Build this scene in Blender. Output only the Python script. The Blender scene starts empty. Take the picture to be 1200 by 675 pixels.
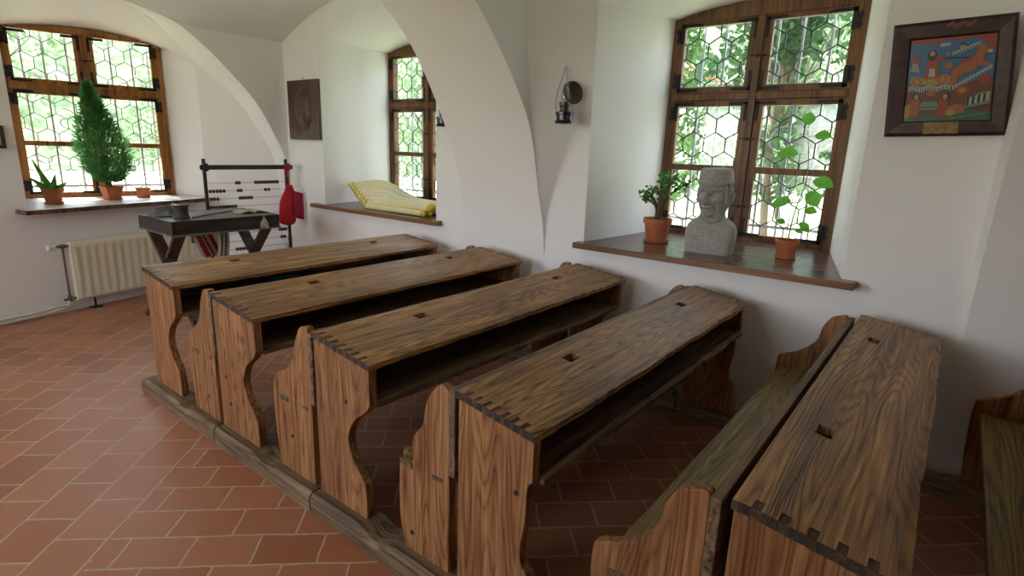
import bpy, bmesh, math, random
from mathutils import Vector, Matrix, noise as mnoise
PI = math.pi
C = bpy.context.scene.collection
rnd = random.Random(7)

# ------------------------------------------------------------------ helpers
def link(name, bm, mats, parent=None, smooth=False, recalc=True, bevel=0, loc=None):
    if recalc: bmesh.ops.recalc_face_normals(bm, faces=bm.faces)
    me = bpy.data.meshes.new(name); bm.to_mesh(me); bm.free()
    o = bpy.data.objects.new(name, me); C.objects.link(o)
    for m in (mats if isinstance(mats, (list, tuple)) else [mats]): me.materials.append(m)
    if smooth:
        for p in me.polygons: p.use_smooth = True
    if smooth == 'auto':
        me.set_sharp_from_angle(angle=math.radians(38))
    if bevel:
        b = o.modifiers.new('bevel', 'BEVEL'); b.width = bevel; b.segments = 2; b.limit_method = 'ANGLE'; b.angle_limit = math.radians(40)
    if parent: o.parent = parent
    if loc: o.location = loc
    return o

def tag(o, label=None, cat=None, group=None, kind=None):
    if label: o['label'] = label
    if cat: o['category'] = cat
    if group: o['group'] = group
    if kind: o['kind'] = kind
    return o

def thing(name, loc, label, cat, group=None, rz=0):
    o = bpy.data.objects.new(name, None); C.objects.link(o)
    o.location = loc; o.rotation_euler = (0, 0, rz); o.empty_display_size = .1
    return tag(o, label, cat, group)

def struct(name, bm, m, parent=None, **k):
    o = link(name, bm, m, parent, **k)
    if parent is None: o['kind'] = 'structure'
    return o

def copy_tree(o, parent=None):
    c = o.copy(); C.objects.link(c); c.parent = parent
    for ch in list(o.children): copy_tree(ch, c)
    return c

def box(bm, x0, x1, y0, y1, z0, z1, mi=0):
    v = [bm.verts.new((x, y, z)) for x in (x0, x1) for y in (y0, y1) for z in (z0, z1)]
    for f in ((0,1,3,2),(4,6,7,5),(0,4,5,1),(2,3,7,6),(0,2,6,4),(1,5,7,3)):
        bm.faces.new([v[i] for i in f]).material_index = mi
    return v

def obox(bm, c, ax, ay, az, mi=0):
    c = Vector(c); ax, ay, az = Vector(ax), Vector(ay), Vector(az)
    v = [bm.verts.new(c + ax*i + ay*j + az*k) for i in (-1,1) for j in (-1,1) for k in (-1,1)]
    for f in ((0,1,3,2),(4,6,7,5),(0,4,5,1),(2,3,7,6),(0,2,6,4),(1,5,7,3)):
        bm.faces.new([v[i] for i in f]).material_index = mi

def beam(bm, a, b, w, h, up=(0,0,1)):
    a, b = Vector(a), Vector(b); d = (b-a); L = d.length; d.normalize()
    s = d.cross(Vector(up)); s.normalize(); u = s.cross(d)
    obox(bm, (a+b)/2, d*L/2, s*w/2, u*h/2)

def prism(bm, pts, fn, a0, a1, mi=0):
    """pts 2d outline; fn(u,v,a) -> xyz"""
    A = [bm.verts.new(fn(u, v, a0)) for u, v in pts]; B = [bm.verts.new(fn(u, v, a1)) for u, v in pts]
    fs = [bm.faces.new(A), bm.faces.new(B[::-1])]
    n = len(pts)
    for i in range(n): fs.append(bm.faces.new([A[i], B[i], B[(i+1) % n], A[(i+1) % n]]))
    for f in fs: f.material_index = mi

def tube(bm, pts, r, n=8, caps=True, mi=0, closed=False):
    pts = [Vector(p) for p in pts]; rings = []
    N = len(pts); rr = r if isinstance(r, (list, tuple)) else [r]*N
    ref = None
    for i, p in enumerate(pts):
        if closed: t = pts[(i+1) % N]-pts[i-1]
        else: t = pts[min(i+1, N-1)] - pts[max(i-1, 0)]
        t.normalize()
        if ref is None:
            ref = Vector((0,0,1)) if abs(t.z) < .9 else Vector((1,0,0))
        s = t.cross(ref); s.normalize(); u = s.cross(t); u.normalize(); ref = u
        rings.append([bm.verts.new(p + (s*math.cos(2*PI*k/n) + u*math.sin(2*PI*k/n))*rr[i]) for k in range(n)])
    for i in range(N if closed else N-1):
        A, B = rings[i], rings[(i+1) % N]
        for k in range(n):
            bm.faces.new([A[k], A[(k+1) % n], B[(k+1) % n], B[k]]).material_index = mi
    if caps and not closed:
        bm.faces.new(rings[0][::-1]).material_index = mi; bm.faces.new(rings[-1]).material_index = mi

def lathe(bm, prof, n=24, c=(0,0,0), mi=0, axis='z', cap=True):
    c = Vector(c); rings = []
    for r, z in prof:
        ring = []
        for k in range(n):
            a = 2*PI*k/n; x, y = r*math.cos(a), r*math.sin(a)
            p = {'z': (x, y, z), 'x': (z, x, y), 'y': (x, z, y)}[axis]
            ring.append(bm.verts.new(c + Vector(p)))
        rings.append(ring)
    for A, B in zip(rings, rings[1:]):
        for k in range(n): bm.faces.new([A[k], A[(k+1) % n], B[(k+1) % n], B[k]]).material_index = mi
    if cap:
        bm.faces.new(rings[0][::-1]).material_index = mi; bm.faces.new(rings[-1]).material_index = mi

def smooth_pts(pts, n=4):
    """open catmull-rom"""
    out = []
    P = [Vector(p) for p in pts]; P = [2*P[0]-P[1]] + P + [2*P[-1]-P[-2]]
    for i in range(1, len(P)-2):
        for k in range(n):
            t = k/n; a, b, c, d = P[i-1], P[i], P[i+1], P[i+2]
            out.append(.5*((2*b) + (c-a)*t + (2*a-5*b+4*c-d)*t*t + (3*b-a-3*c+d)*t**3))
    out.append(P[-2]); return [tuple(p) for p in out]

def interp(tab, x):
    if x <= tab[0][0]: return tab[0][1]
    for (a, fa), (b, fb) in zip(tab, tab[1:]):
        if x <= b: return fa + (fb-fa)*(x-a)/(b-a)
    return tab[-1][1]

def grid(bm, rows, mi=0):
    V = [[bm.verts.new(p) for p in r] for r in rows]
    for a, b in zip(V, V[1:]):
        for i in range(len(a)-1):
            q = [a[i], a[i+1], b[i+1], b[i]]
            co = [v.co for v in q]
            if (co[0]-co[1]).length < 1e-6 and (co[2]-co[3]).length < 1e-6: continue
            try: bm.faces.new(q).material_index = mi
            except ValueError: pass

def N2(bm): return bmesh.new()
nb = bmesh.new

# ------------------------------------------------------------------ materials
def mat(name, base=(.8,.8,.8), rough=.6, metal=0, spec=.5):
    m = bpy.data.materials.new(name); m.use_nodes = True
    b = m.node_tree.nodes['Principled BSDF']
    b.inputs['Base Color'].default_value = (*base, 1); b.inputs['Roughness'].default_value = rough
    b.inputs['Metallic'].default_value = metal; b.inputs['Specular IOR Level'].default_value = spec
    return m
class NT:
    def __init__(s, m): s.m = m; s.t = m.node_tree; s.b = s.t.nodes['Principled BSDF']
    def n(s, typ, **k):
        x = s.t.nodes.new(typ)
        for a, v in k.items():
            if a.startswith('i_'): x.inputs[a[2:].replace('_', ' ')].default_value = v
            else: setattr(x, a, v)
        return x
    def l(s, a, b): s.t.links.new(a, b)
    def math(s, op, a, b=None, c=None):
        x = s.n('ShaderNodeMath', operation=op)
        for i, v in enumerate((a, b, c)):
            if v is None: continue
            if isinstance(v, (int, float)): x.inputs[i].default_value = v
            else: s.l(v, x.inputs[i])
        return x.outputs[0]
    def ramp(s, fac, stops, interp='LINEAR'):
        r = s.n('ShaderNodeValToRGB'); r.color_ramp.interpolation = interp
        e = r.color_ramp.elements
        while len(e) < len(stops): e.new(.5)
        for x, (p, c) in zip(e, stops):
            x.position = p; x.color = (*c, 1) if len(c) == 3 else c
        s.l(fac, r.inputs[0]); return r.outputs[0]
    def noise(s, vec, scale, detail=3, rough=.55, dist=0):
        x = s.n('ShaderNodeTexNoise'); x.inputs['Scale'].default_value = scale; x.inputs['Detail'].default_value = detail
        x.inputs['Roughness'].default_value = rough; x.inputs['Distortion'].default_value = dist
        s.l(vec, x.inputs['Vector']); return x.outputs['Fac']
    def map(s, vec, scale=(1,1,1), rot=(0,0,0), loc=(0,0,0)):
        x = s.n('ShaderNodeMapping'); x.inputs['Scale'].default_value = scale; x.inputs['Rotation'].default_value = rot; x.inputs['Location'].default_value = loc
        s.l(vec, x.inputs['Vector']); return x.outputs[0]
    def mix(s, fac, a, b, blend='MIX'):
        x = s.n('ShaderNodeMix', data_type='RGBA', blend_type=blend)
        for i, v in ((0, fac), (6, a), (7, b)):
            if isinstance(v, (int, float)): x.inputs[i].default_value = v
            elif isinstance(v, tuple): x.inputs[i].default_value = (*v, 1)
            else: s.l(v, x.inputs[i])
        return x.outputs[2]
    def bump(s, h, strength=.3, dist=.01):
        x = s.n('ShaderNodeBump'); x.inputs['Strength'].default_value = strength; x.inputs['Distance'].default_value = dist
        s.l(h, x.inputs['Height']); s.l(x.outputs[0], s.b.inputs['Normal'])

def wood(name, dark, mid, light, axis='y', rough=.5, fig=12, bump=.5, dirt=.5, spec=.45, fibre=1.0, fscale=5.0, dirtcol=None, along=.075, figc=.24):
    m = mat(name, mid, rough, spec=spec); t = NT(m)
    tc = t.n('ShaderNodeTexCoord'); oi = t.n('ShaderNodeObjectInfo')
    comb = t.n('ShaderNodeCombineXYZ')
    off = t.math('MULTIPLY', oi.outputs['Random'], 37.0)
    for i in range(3): t.l(off, comb.inputs[i])
    add = t.n('ShaderNodeVectorMath', operation='ADD'); t.l(tc.outputs['Object'], add.inputs[0]); t.l(comb.outputs[0], add.inputs[1])
    co = add.outputs[0]
    i = 'xyz'.index(axis)
    def sc(al, ac): v = [ac]*3; v[i] = al; return tuple(v)
    lo = t.noise(t.map(co, sc(along, 1.0)), fscale, 2.5, .5)
    con = t.math('PINGPONG', t.math('MULTIPLY', lo, float(fig)), .5)
    con = t.math('POWER', t.math('MULTIPLY', con, 2.0), .38)
    fi = t.noise(t.map(co, sc(.018, 1.0)), 125, 5, .72)
    fi2 = t.noise(t.map(co, sc(.03, 1.0)), 38, 4, .65)
    bl = t.noise(t.map(co, sc(.35, 1.0)), 5.0, 5, .65)
    s = t.math('ADD', t.math('MULTIPLY', con, figc), t.math('ADD', t.math('MULTIPLY', fi, .62*fibre), t.math('MULTIPLY', fi2, .62)))
    s = t.math('SUBTRACT', s, .15+figc*.58)
    col = t.ramp(s, [(.30, dark), (.48, mid), (.68, light)])
    dmask = t.ramp(bl, [(.42, (0,0,0)), (.66, (1,1,1))])
    dc = dirtcol or tuple(c*.38 for c in mid)
    col = t.mix(t.math('MULTIPLY', dmask, dirt), col, dc)
    t.l(col, t.b.inputs['Base Color'])
    rr = t.math('ADD', t.math('MULTIPLY', fi2, .28), rough-.12)
    t.l(rr, t.b.inputs['Roughness'])
    h = t.math('ADD', t.math('MULTIPLY', con, .45), t.math('ADD', t.math('MULTIPLY', fi, .7), t.math('MULTIPLY', fi2, .5)))
    t.bump(h, bump, .0045)
    return m

W_TOP = wood('aged_desktop_wood', (.055,.021,.007), (.325,.152,.050), (.62,.365,.135), 'y', .42, 34, .8, .5, spec=.36, dirtcol=(.095,.045,.019))
W_SIDE = wood('warm_pine_wood', (.09,.031,.010), (.285,.125,.046), (.47,.245,.105), 'z', .55, 26, .45, .45, along=.12, dirtcol=(.13,.05,.02), spec=.3)
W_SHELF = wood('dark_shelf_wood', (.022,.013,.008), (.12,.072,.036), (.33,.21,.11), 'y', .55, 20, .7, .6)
W_SEAT = wood('olive_seat_wood', (.055,.034,.008), (.25,.165,.045), (.45,.32,.11), 'y', .45, 28, .7, .4, spec=.3)
W_KERB = wood('weathered_rail_wood', (.05,.028,.014), (.19,.12,.06), (.36,.26,.15), 'x', .6, 14, .8, .55)
W_DARK = wood('shaded_end_grain', (.012,.008,.005), (.035,.022,.013), (.08,.05,.03), 'y', .6, 8, .5, .5)
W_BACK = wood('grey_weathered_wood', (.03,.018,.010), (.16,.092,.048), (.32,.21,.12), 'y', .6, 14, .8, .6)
W_PIN = wood('pin_end_grain', (.02,.011,.006), (.085,.046,.022), (.17,.10,.05), 'y', .55, 10, .6, .6)
W_FRAME = wood('window_oak', (.05,.017,.004), (.15,.055,.014), (.27,.115,.035), 'z', .42, 6, .25, .3)
W_FRAME1 = wood('window_oak_light', (.12,.035,.006), (.32,.12,.025), (.45,.20,.05), 'z', .42, 6, .25, .25)
W_SILL = wood('sill_plank_dark', (.035,.016,.010), (.10,.048,.028), (.20,.10,.055), 'x', .22, 5, .15, .3, spec=.6)
W_SILLE = wood('sill_edge_brown', (.09,.032,.010), (.21,.088,.028), (.33,.15,.055), 'x', .35, 4, .2, .3)
W_TABLE = wood('black_table_wood', (.008,.006,.005), (.028,.02,.016), (.07,.05,.04), 'y', .42, 6, .4, .4)
W_LEG = wood('brown_trestle_wood', (.02,.012,.008), (.075,.045,.03), (.15,.10,.065), 'z', .5, 6, .4, .4)
IRON = mat('black_iron', (.018,.017,.018), .5, .4)
LEAD = mat('lead_came', (.035,.04,.048), .5, .3)
GRILLE = mat('grey_iron_grille', (.30,.32,.38), .6)
CREAM = mat('cream_enamel', (.80,.75,.60), .38)
PIPE = mat('painted_pipe', (.66,.64,.58), .4)
BRASS = mat('dull_valve_metal', (.22,.17,.12), .4, .7)
TERRA = mat('terracotta', (.42,.115,.045), .75)
SOIL = mat('soil', (.035,.022,.014), .95)
STRING = mat('grey_string', (.45,.43,.4), .8)

def nmat(name, c1, c2, scale=8, rough=.7, bump=0, detail=4):
    m = mat(name, c1, rough); t = NT(m); tc = t.n('ShaderNodeTexCoord')
    f = t.noise(tc.outputs['Object'], scale, detail)
    t.l(t.ramp(f, [(.35, c1), (.65, c2)]), t.b.inputs['Base Color'])
    if bump: t.bump(f, bump, .01)
    return m
TERRA = nmat('terracotta', (.40,.105,.04), (.50,.16,.07), 14, .75, .1)
STONE = nmat('carved_grey_stone', (.29,.292,.272), (.42,.42,.39), 70, .85, .12, 6)
def plaster():
    m = mat('white_plaster', (.8,.79,.78), .85, spec=.25); t = NT(m); tc = t.n('ShaderNodeTexCoord')
    a = t.noise(tc.outputs['Object'], 1.3, 3); b = t.noise(tc.outputs['Object'], 9, 5, .6)
    col = t.ramp(a, [(.3, (.885,.86,.86)), (.7, (.915,.89,.892))])
    t.l(col, t.b.inputs['Base Color'])
    h = t.math('ADD', t.math('MULTIPLY', a, 2.0), t.math('MULTIPLY', b, .25)); t.bump(h, .35, .03)
    return m
PLASTER = plaster()

def floor_mat():
    m = mat('terracotta_tiles', (.4,.15,.07), .45, spec=.5); t = NT(m); tc = t.n('ShaderNodeTexCoord')
    ob = tc.outputs['Object']
    wob = t.n('ShaderNodeTexNoise'); wob.inputs['Scale'].default_value = 7; wob.inputs['Detail'].default_value = 3; t.l(ob, wob.inputs['Vector'])
    sub = t.n('ShaderNodeVectorMath', operation='SUBTRACT'); t.l(wob.outputs['Color'], sub.inputs[0]); sub.inputs[1].default_value = (.5,.5,.5)
    scl = t.n('ShaderNodeVectorMath', operation='SCALE'); t.l(sub.outputs[0], scl.inputs[0]); scl.inputs['Scale'].default_value = .016
    ad = t.n('ShaderNodeVectorMath', operation='ADD'); t.l(ob, ad.inputs[0]); t.l(scl.outputs[0], ad.inputs[1])
    def brick(vec, w, h):
        b = t.n('ShaderNodeTexBrick'); b.offset = .5; b.inputs['Scale'].default_value = 1
        b.inputs['Brick Width'].default_value = w; b.inputs['Row Height'].default_value = h
        b.inputs['Mortar Size'].default_value = .0052; b.inputs['Mortar Smooth'].default_value = .3; b.inputs['Bias'].default_value = 0
        b.inputs['Color1'].default_value = (0,0,0,1); b.inputs['Color2'].default_value = (1,1,1,1); b.inputs['Mortar'].default_value = (.5,.5,.5,1)
        t.l(vec, b.inputs['Vector']); return b
    r = math.radians(43.0)
    v1 = t.n('ShaderNodeVectorRotate', rotation_type='Z_AXIS'); v1.inputs['Angle'].default_value = -r; t.l(ad.outputs[0], v1.inputs['Vector'])
    rot = v1.outputs[0]
    b1 = brick(t.map(rot, loc=(.04,.015,0)), .243, .166)
    v2 = t.n('ShaderNodeVectorRotate', rotation_type='Z_AXIS'); v2.inputs['Angle'].default_value = -r-PI/2; t.l(ad.outputs[0], v2.inputs['Vector'])
    b2 = brick(t.map(v2.outputs[0], loc=(.02,.0,0)), .25, .192)
    sep = t.n('ShaderNodeSeparateXYZ'); t.l(rot, sep.inputs[0])
    sel = t.math('GREATER_THAN', -1.33, sep.outputs['X'])
    fac = t.mix(sel, b1.outputs['Fac'], b2.outputs['Fac']); rc = t.mix(sel, b1.outputs['Color'], b2.outputs['Color'])
    n1 = t.noise(ob, 2.2, 4); n2 = t.noise(ob, 30, 5, .65)
    tile = t.ramp(rc, [(0, (.33,.118,.056)), (.5, (.42,.158,.072)), (1, (.47,.20,.105))])
    tile = t.mix(t.math('MULTIPLY', n2, .55), tile, (.25,.10,.055))
    tile = t.mix(t.math('MULTIPLY', t.ramp(n1, [(.45, (0,0,0)), (.75, (1,1,1))]), .35), tile, (.40,.24,.18))
    mort = t.mix(n2, (.62,.50,.36), (.30,.21,.14))
    col = t.mix(fac, tile, mort)
    t.l(col, t.b.inputs['Base Color'])
    t.l(t.math('ADD', t.math('MULTIPLY', n1, .35), .26), t.b.inputs['Roughness'])
    h = t.math('SUBTRACT', t.math('MULTIPLY', n2, .15), fac); t.bump(h, .35, .004)
    return m
FLOOR = floor_mat()

def glass_mat():
    m = bpy.data.materials.new('old_window_glass'); m.use_nodes = True; t = NT.__new__(NT); t.m = m; t.t = m.node_tree
    for n in list(t.t.nodes): t.t.nodes.remove(n)
    out = t.n('ShaderNodeOutputMaterial'); tr = t.n('ShaderNodeBsdfTransparent'); tr.inputs[0].default_value = (.93,.97,.95,1)
    gl = t.n('ShaderNodeBsdfGlossy'); gl.inputs['Roughness'].default_value = .08
    mx = t.n('ShaderNodeMixShader'); mx.inputs[0].default_value = .07
    t.l(tr.outputs[0], mx.inputs[1]); t.l(gl.outputs[0], mx.inputs[2]); t.l(mx.outputs[0], out.inputs[0])
    return m
GLASS = glass_mat()

def leaf_mat(name, c1, c2, rough=.5, tr=.35):
    m = mat(name, c1, rough, spec=.3); t = NT(m)
    tc = t.n('ShaderNodeTexCoord'); f = t.noise(tc.outputs['Object'], 9, 2)
    col = t.ramp(f, [(.3, c1), (.7, c2)]); t.l(col, t.b.inputs['Base Color'])
    out = t.t.nodes['Material Output']; tl = t.n('ShaderNodeBsdfTranslucent'); t.l(col, tl.inputs[0])
    mx = t.n('ShaderNodeMixShader'); mx.inputs[0].default_value = tr
    t.l(t.b.outputs[0], mx.inputs[1]); t.l(tl.outputs[0], mx.inputs[2]); t.l(mx.outputs[0], out.inputs[0])
    return m

# ------------------------------------------------------------------ room shell
YW = 3.28
F_FAR = [(-1.0,3.28),(.738,3.28),(1.146,3.247),(1.474,3.144),(1.826,2.967),(2.164,2.731),(2.375,2.488),(2.475,2.28),(2.56,1.92),(2.62,1.5),(2.655,1.0),(2.66,.54)]
F_NEAR = [(-1.0,3.28),(.75,3.28),(1.0,3.24),(1.206,3.178),(1.5,3.10),(1.731,2.998),(2.03,2.76),(2.285,2.50),(2.40,2.28),(2.50,1.92),(2.57,1.5),(2.61,1.0),(2.62,.54)]
YC = .54; YS = 2*YC-YW      # the room is symmetrical about y = YC
def prof(tab):
    """list of (y, z) from floor of window wall over the crown to the floor of the far wall"""
    a = [(3.28, 0.0)] + [(y, z) for z, y in tab[1:]]
    s = smooth_pts(a[1:], 5); s = [a[0]] + s
    return s + [(2*YC-y, z) for y, z in s[::-1][1:]]
PF, PN = prof(F_FAR), prof(F_NEAR)
def soffit_z(P, y):
    return interp(sorted([(q[0], q[1]) for q in P if q[0] >= YC-1e-6 and q[1] > .7]), YC+abs(y-YC))

# floor
bm = nb(); vs = [bm.verts.new(p) for p in ((-8,YS-.3,0),(3.4,YS-.3,0),(3.4,3.6,0),(-8,3.6,0))]; bm.faces.new(vs)
vs2 = [bm.verts.new(p) for p in ((-8,YS-.3,-.1),(3.4,YS-.3,-.1),(3.4,3.6,-.1),(-8,3.6,-.1))]; bm.faces.new(vs2[::-1])
for i in range(4): bm.faces.new([vs[i], vs2[i], vs2[(i+1) % 4], vs[(i+1) % 4]])
struct('floor', bm, FLOOR)

# W1 (window 1) wall: direction and position
A1 = Vector((-5.809, .854)); D1 = Vector((-.2403, .9707))
def w1(y, off=0):   # point on the wall at this y
    k = (y-A1.y)/D1.y; return Vector((A1.x + D1.x*k - off*.9707, y - off*.2403))
# arches (broad transverse ribs): soffits
def arch(name, x0, P0, x1, P1):
    bm = nb(); grid(bm, [[(x0, y, z) for y, z in P0], [(x1, y, z) for y, z in P1]])
    return struct(name, bm, PLASTER, smooth=True, recalc=False)
arch('trim_1', -3.06, PF, -2.27, PN)
ARC_C = [(z, y-0.02 if z > .7 else y) for z, y in F_FAR]
PC = prof([(z, y if z < .8 else y-.06) for z, y in F_FAR])
arch('trim_2', .125, PC, .95, PC)
# end bay barrel above window 1: front edge at x=-5.55, back edge on the west wall / corner wall
F_B = [(-1.0,3.28),(.95,3.28),(1.289,3.245),(1.501,3.162),(1.858,2.966),(2.171,2.672),(2.345,2.47),(2.475,2.27),(2.56,1.92),(2.62,1.5),(2.655,1.0),(2.66,.54)]
PB = prof(F_B)
for yk in (w1(2.745).y, 2*YC-w1(2.745).y):
    for i, (p, q_) in enumerate(zip(PB, PB[1:])):
        if q_[0] < yk < p[0]:
            PB.insert(i+1, (yk, p[1]+(q_[1]-p[1])*(yk-p[0])/(q_[0]-p[0]))); break
def back_prof():
    out = []
    for y, z in PB:
        zz = z + (.13*max(0, min(1, (z-1.2)/.7)) if z > 1.2 else 0)
        out.append((y, zz))
    return out
DC0, DC1 = w1(2.745), Vector((-5.74, 3.28))  # corner wall in plan
def xback(y):
    if y > DC0.y:
        k = (y-DC0.y)/(DC1.y-DC0.y); return DC0.x + (DC1.x-DC0.x)*k
    return w1(y).x
bm = nb()
rows = []
for (y, z), (y2, z2) in zip(PB, back_prof()):
    xb = xback(y)-.03; r = []
    for k in range(9):
        t = k/8; r.append((-5.55*(1-t)+xb*t, y, z + (z2-z)*(t*t*(3-2*t))))
    rows.append(r)
grid(bm, rows)
struct('ceiling', bm, PLASTER, smooth=True, recalc=False)
BP = back_prof()
def backz(y): return soffit_z(BP, y)

def gceil(x):
    u = (x+4.305)/1.245; return 2.45 + .30*(1-u*u)
def gz(x, y): return gceil(x) + max(0, soffit_z(PF, y)+.006 - 2.45)

# ceiling of window-2 bay
bm = nb(); rows = []
for j in range(41):
    y = YW + (YS-YW)*j/40
    rows.append([(-5.55 + 2.49*i/24, y, gz(-5.55+2.49*i/24, y)) for i in range(25)])
grid(bm, rows)
struct('ceiling', bm, PLASTER, smooth=True)
# spandrel faces of the arches
def spandrel(bm, x, P, top):
    pts = [(3.286, .74)] + [(y, z) for y, z in P if z > .74]
    for (ya, za), (yb, zb) in zip(pts, pts[1:]):
        ta, tb = max(top(ya), za+.001)+.08, max(top(yb), zb+.001)+.08
        bm.faces.new([bm.verts.new(p) for p in ((x,ya,za),(x,yb,zb),(x,yb,tb),(x,ya,ta))])
bm = nb(); spandrel(bm, -5.55, PB, lambda y: gz(-5.55, y)); spandrel(bm, -3.06, PF, lambda y: gz(-3.06, y))
struct('trim_3', bm, PLASTER)

def niche_outline(x0, x1, zb, zs, za, n=14):
    """left bottom, up, arch, down to right bottom; list of (s, z)"""
    o = [(x0, zb), (x0, zs)]
    for k in range(1, n):
        t = k/n; o.append((x0+(x1-x0)*t, zs + (za-zs)*(1-(2*t-1)**2)))
    o += [(x1, zs), (x1, zb)]
    return o
def wall_with_niche(bm, fn, s0, s1, top, no, zb, zs, za, head=None):
    """vertical wall, fn(s,z)->xyz, niche opening from no[0] to no[1]"""
    a, b = no
    ss = sorted(set([s0, s1, a, b] + [a+(b-a)*k/14 for k in range(15)] + [v for v in [s0+(s1-s0)*k/12 for k in range(13)] if v < a-.01 or v > b+.01]))
    ss = [v for i, v in enumerate(ss) if i == 0 or v-ss[i-1] > 1e-5]
    for p, q in zip(ss, ss[1:]):
        m = (p+q)/2
        def col(z0p, z0q, z1p, z1q):
            if z1p-z0p < 1e-4 and z1q-z0q < 1e-4: return
            bm.faces.new([bm.verts.new(fn(*v)) for v in ((p, z0p), (q, z0q), (q, max(z1q, z0q+1e-4)), (p, max(z1p, z0p+1e-4)))])
        if a-1e-6 < m < b+1e-6:
            f = head or (lambda s: zs + (za-zs)*(1-(2*(s-a)/(b-a)-1)**2))
            col(0, 0, zb, zb); col(f(p), f(q), top(p), top(q))
        else: col(0, 0, top(p), top(q))

# north wall, window-2 section
bm = nb()
wall_with_niche(bm, lambda s, z: (s, YW, z), -5.74, -3.06, lambda x: gz(max(x, -5.55), YW)+.03, (-4.935, -3.372), .87, 2.43, 2.70)
# window-3 section, right of the fan-shaped web
wall_with_niche(bm, lambda s, z: (s, YW, z), -1.95, .10, lambda x: 2.8, (-1.95, -.405), .87, 2.40, 2.66)
YF = [(.75,3.28),(1.01,3.238),(1.36,3.15),(1.79,3.045),(2.09,3.0),(2.38,2.98),(2.8,2.97)]
XP = [(.777,-2.27),(1.054,-2.25),(1.267,-2.18),(1.559,-2.065),(1.805,-1.985),(2.0,-1.952),(2.8,-1.95)]
rows = []
for k in range(57):
    z = 2.8*k/56
    yf = interp(YF, z); xp = interp(XP, z)
    a, b, c = Vector((-2.27, yf)), Vector((xp, YW)), Vector((-1.95, YW))
    pts = []
    a0 = a + (b-a)*.06
    for i in range(7): pts.append(a + (b-a)*(i/6)*.8)
    pb = pts[-1]; r = min(.10, (c-b).length)
    e = b + Vector((r, 0))
    for i in range(1, 8):
        t = i/7; pts.append(pb*(1-t)**2 + b*2*t*(1-t) + e*t*t)
    pts.append(c)
    g_ = min(.15, max(0, yf-interp(F_NEAR, z)-.012))
    rows.append([(-2.2705, yf-g_, z)] + [(p.x, p.y, z) for p in pts])
grid(bm, rows)
# right of the next rib and beyond
grid(bm, [[(.95, YW, z) for z in (0, 2.8)], [(3.1, YW, z) for z in (0, 2.8)]])
# little return of the next rib: wall corner at x=.10 to the rib edge
pr = [(y, z) for y, z in PC if y > YC]
grid(bm, [[(.10, YW, z) for y, z in pr] + [(.10, YW, 2.8)], [(.125, y, z) for y, z in pr] + [(.125, 1.0, 2.8)]])
struct('wall_north', bm, PLASTER, smooth='auto')
# face of broad rib towards window-3 bay
bm = nb()
pts = [(3.286, .74)] + [(y, z) for y, z in PN if z > .74]
for (ya, za), (yb, zb) in zip(pts, pts[1:]):
    def cl(y, z): return min(2.8, 2.8)
    if ya > 2.97:
        # bounded by the fan line
        za2 = max(za, interp(sorted([(y, z) for z, y in YF]), ya)); zb2 = max(zb, interp(sorted([(y, z) for z, y in YF]), yb)) if yb > 2.97 else 2.8
    else: za2 = zb2 = 2.8
    if za2-za < 1e-3 and zb2-zb < 1e-3: continue
    bm.faces.new([bm.verts.new(p) for p in ((-2.27,ya,za),(-2.27,yb,zb),(-2.27,yb,max(zb2, zb+.001)),(-2.27,ya,max(za2, za+.001)))])
spandrel(bm, .95, PC, lambda y: 2.8)
struct('trim_4', bm, PLASTER)
# flat crown of the near bays
bm = nb(); box(bm, -2.27, 3.1, YS-.05, YW, 2.8, 2.9)
struct('ceiling', bm, PLASTER)

# west wall with window-1 niche
bm = nb()
wall_with_niche(bm, lambda s, z: (*w1(s), z), YS, DC0.y, lambda y: backz(y)+.08, (1.165, DC0.y), .87, 0, 0, head=lambda y: backz(y)-.004)
grid(bm, [[(DC0.x, DC0.y, z) for z in (0, backz(DC0.y)+.25)], [(DC1.x, DC1.y, z) for z in (0, 2.6)]])
struct('wall_west', bm, PLASTER)

# niche reveals (lofts from wall face to window frame)
def loft(bm, A, B):
    grid(bm, [A, B])
W3C, W3Y = -1.245, 4.29
W2C, W2Y = -4.49, 4.29
W1O = Vector((-6.861, 1.353)); W1D = Vector((.1890, .9820))
W1C = W1O + W1D*.60
def win_outline(h=.612, zs=2.45, za=2.525): return niche_outline(-h, h, .87, zs, za)
bm = nb()
loft(bm, [(s, YW, z) for s, z in niche_outline(-1.95, -.405, .87, 2.40, 2.66)], [(W3C+s, W3Y, z) for s, z in win_outline()])
loft(bm, [(s, YW, z) for s, z in niche_outline(-4.935, -3.372, .87, 2.43, 2.70)], [(W2C+s, W2Y, z) for s, z in win_outline()])
n1o = [(s, (backz(s)-.004) if z > 1 else .87) for s, z in niche_outline(1.165, DC0.y, .87, 2.20, 2.50)]
loft(bm, [(*w1(s), z) for s, z in n1o], [(W1C.x+W1D.x*s, W1C.y+W1D.y*s, z) for s, z in win_outline(.612, 2.38, 2.455)])
# niche floors under the sill boards
def ngon(bm, pts): bm.faces.new([bm.verts.new(p) for p in pts])
ngon(bm, [(-1.95,YW,.87),(-.405,YW,.87),(W3C+.612,W3Y,.87),(W3C-.612,W3Y,.87)])
ngon(bm, [(-4.935,YW,.87),(-3.372,YW,.87),(W2C+.612,W2Y,.87),(W2C-.612,W2Y,.87)])
a, b = w1(1.165), w1(DC0.y)
c, d = W1C+W1D*.612, W1C-W1D*.612
ngon(bm, [(*a,.87),(*b,.87),(*c,.87),(*d,.87)])
struct('trim_5', bm, PLASTER, smooth='auto')

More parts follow.
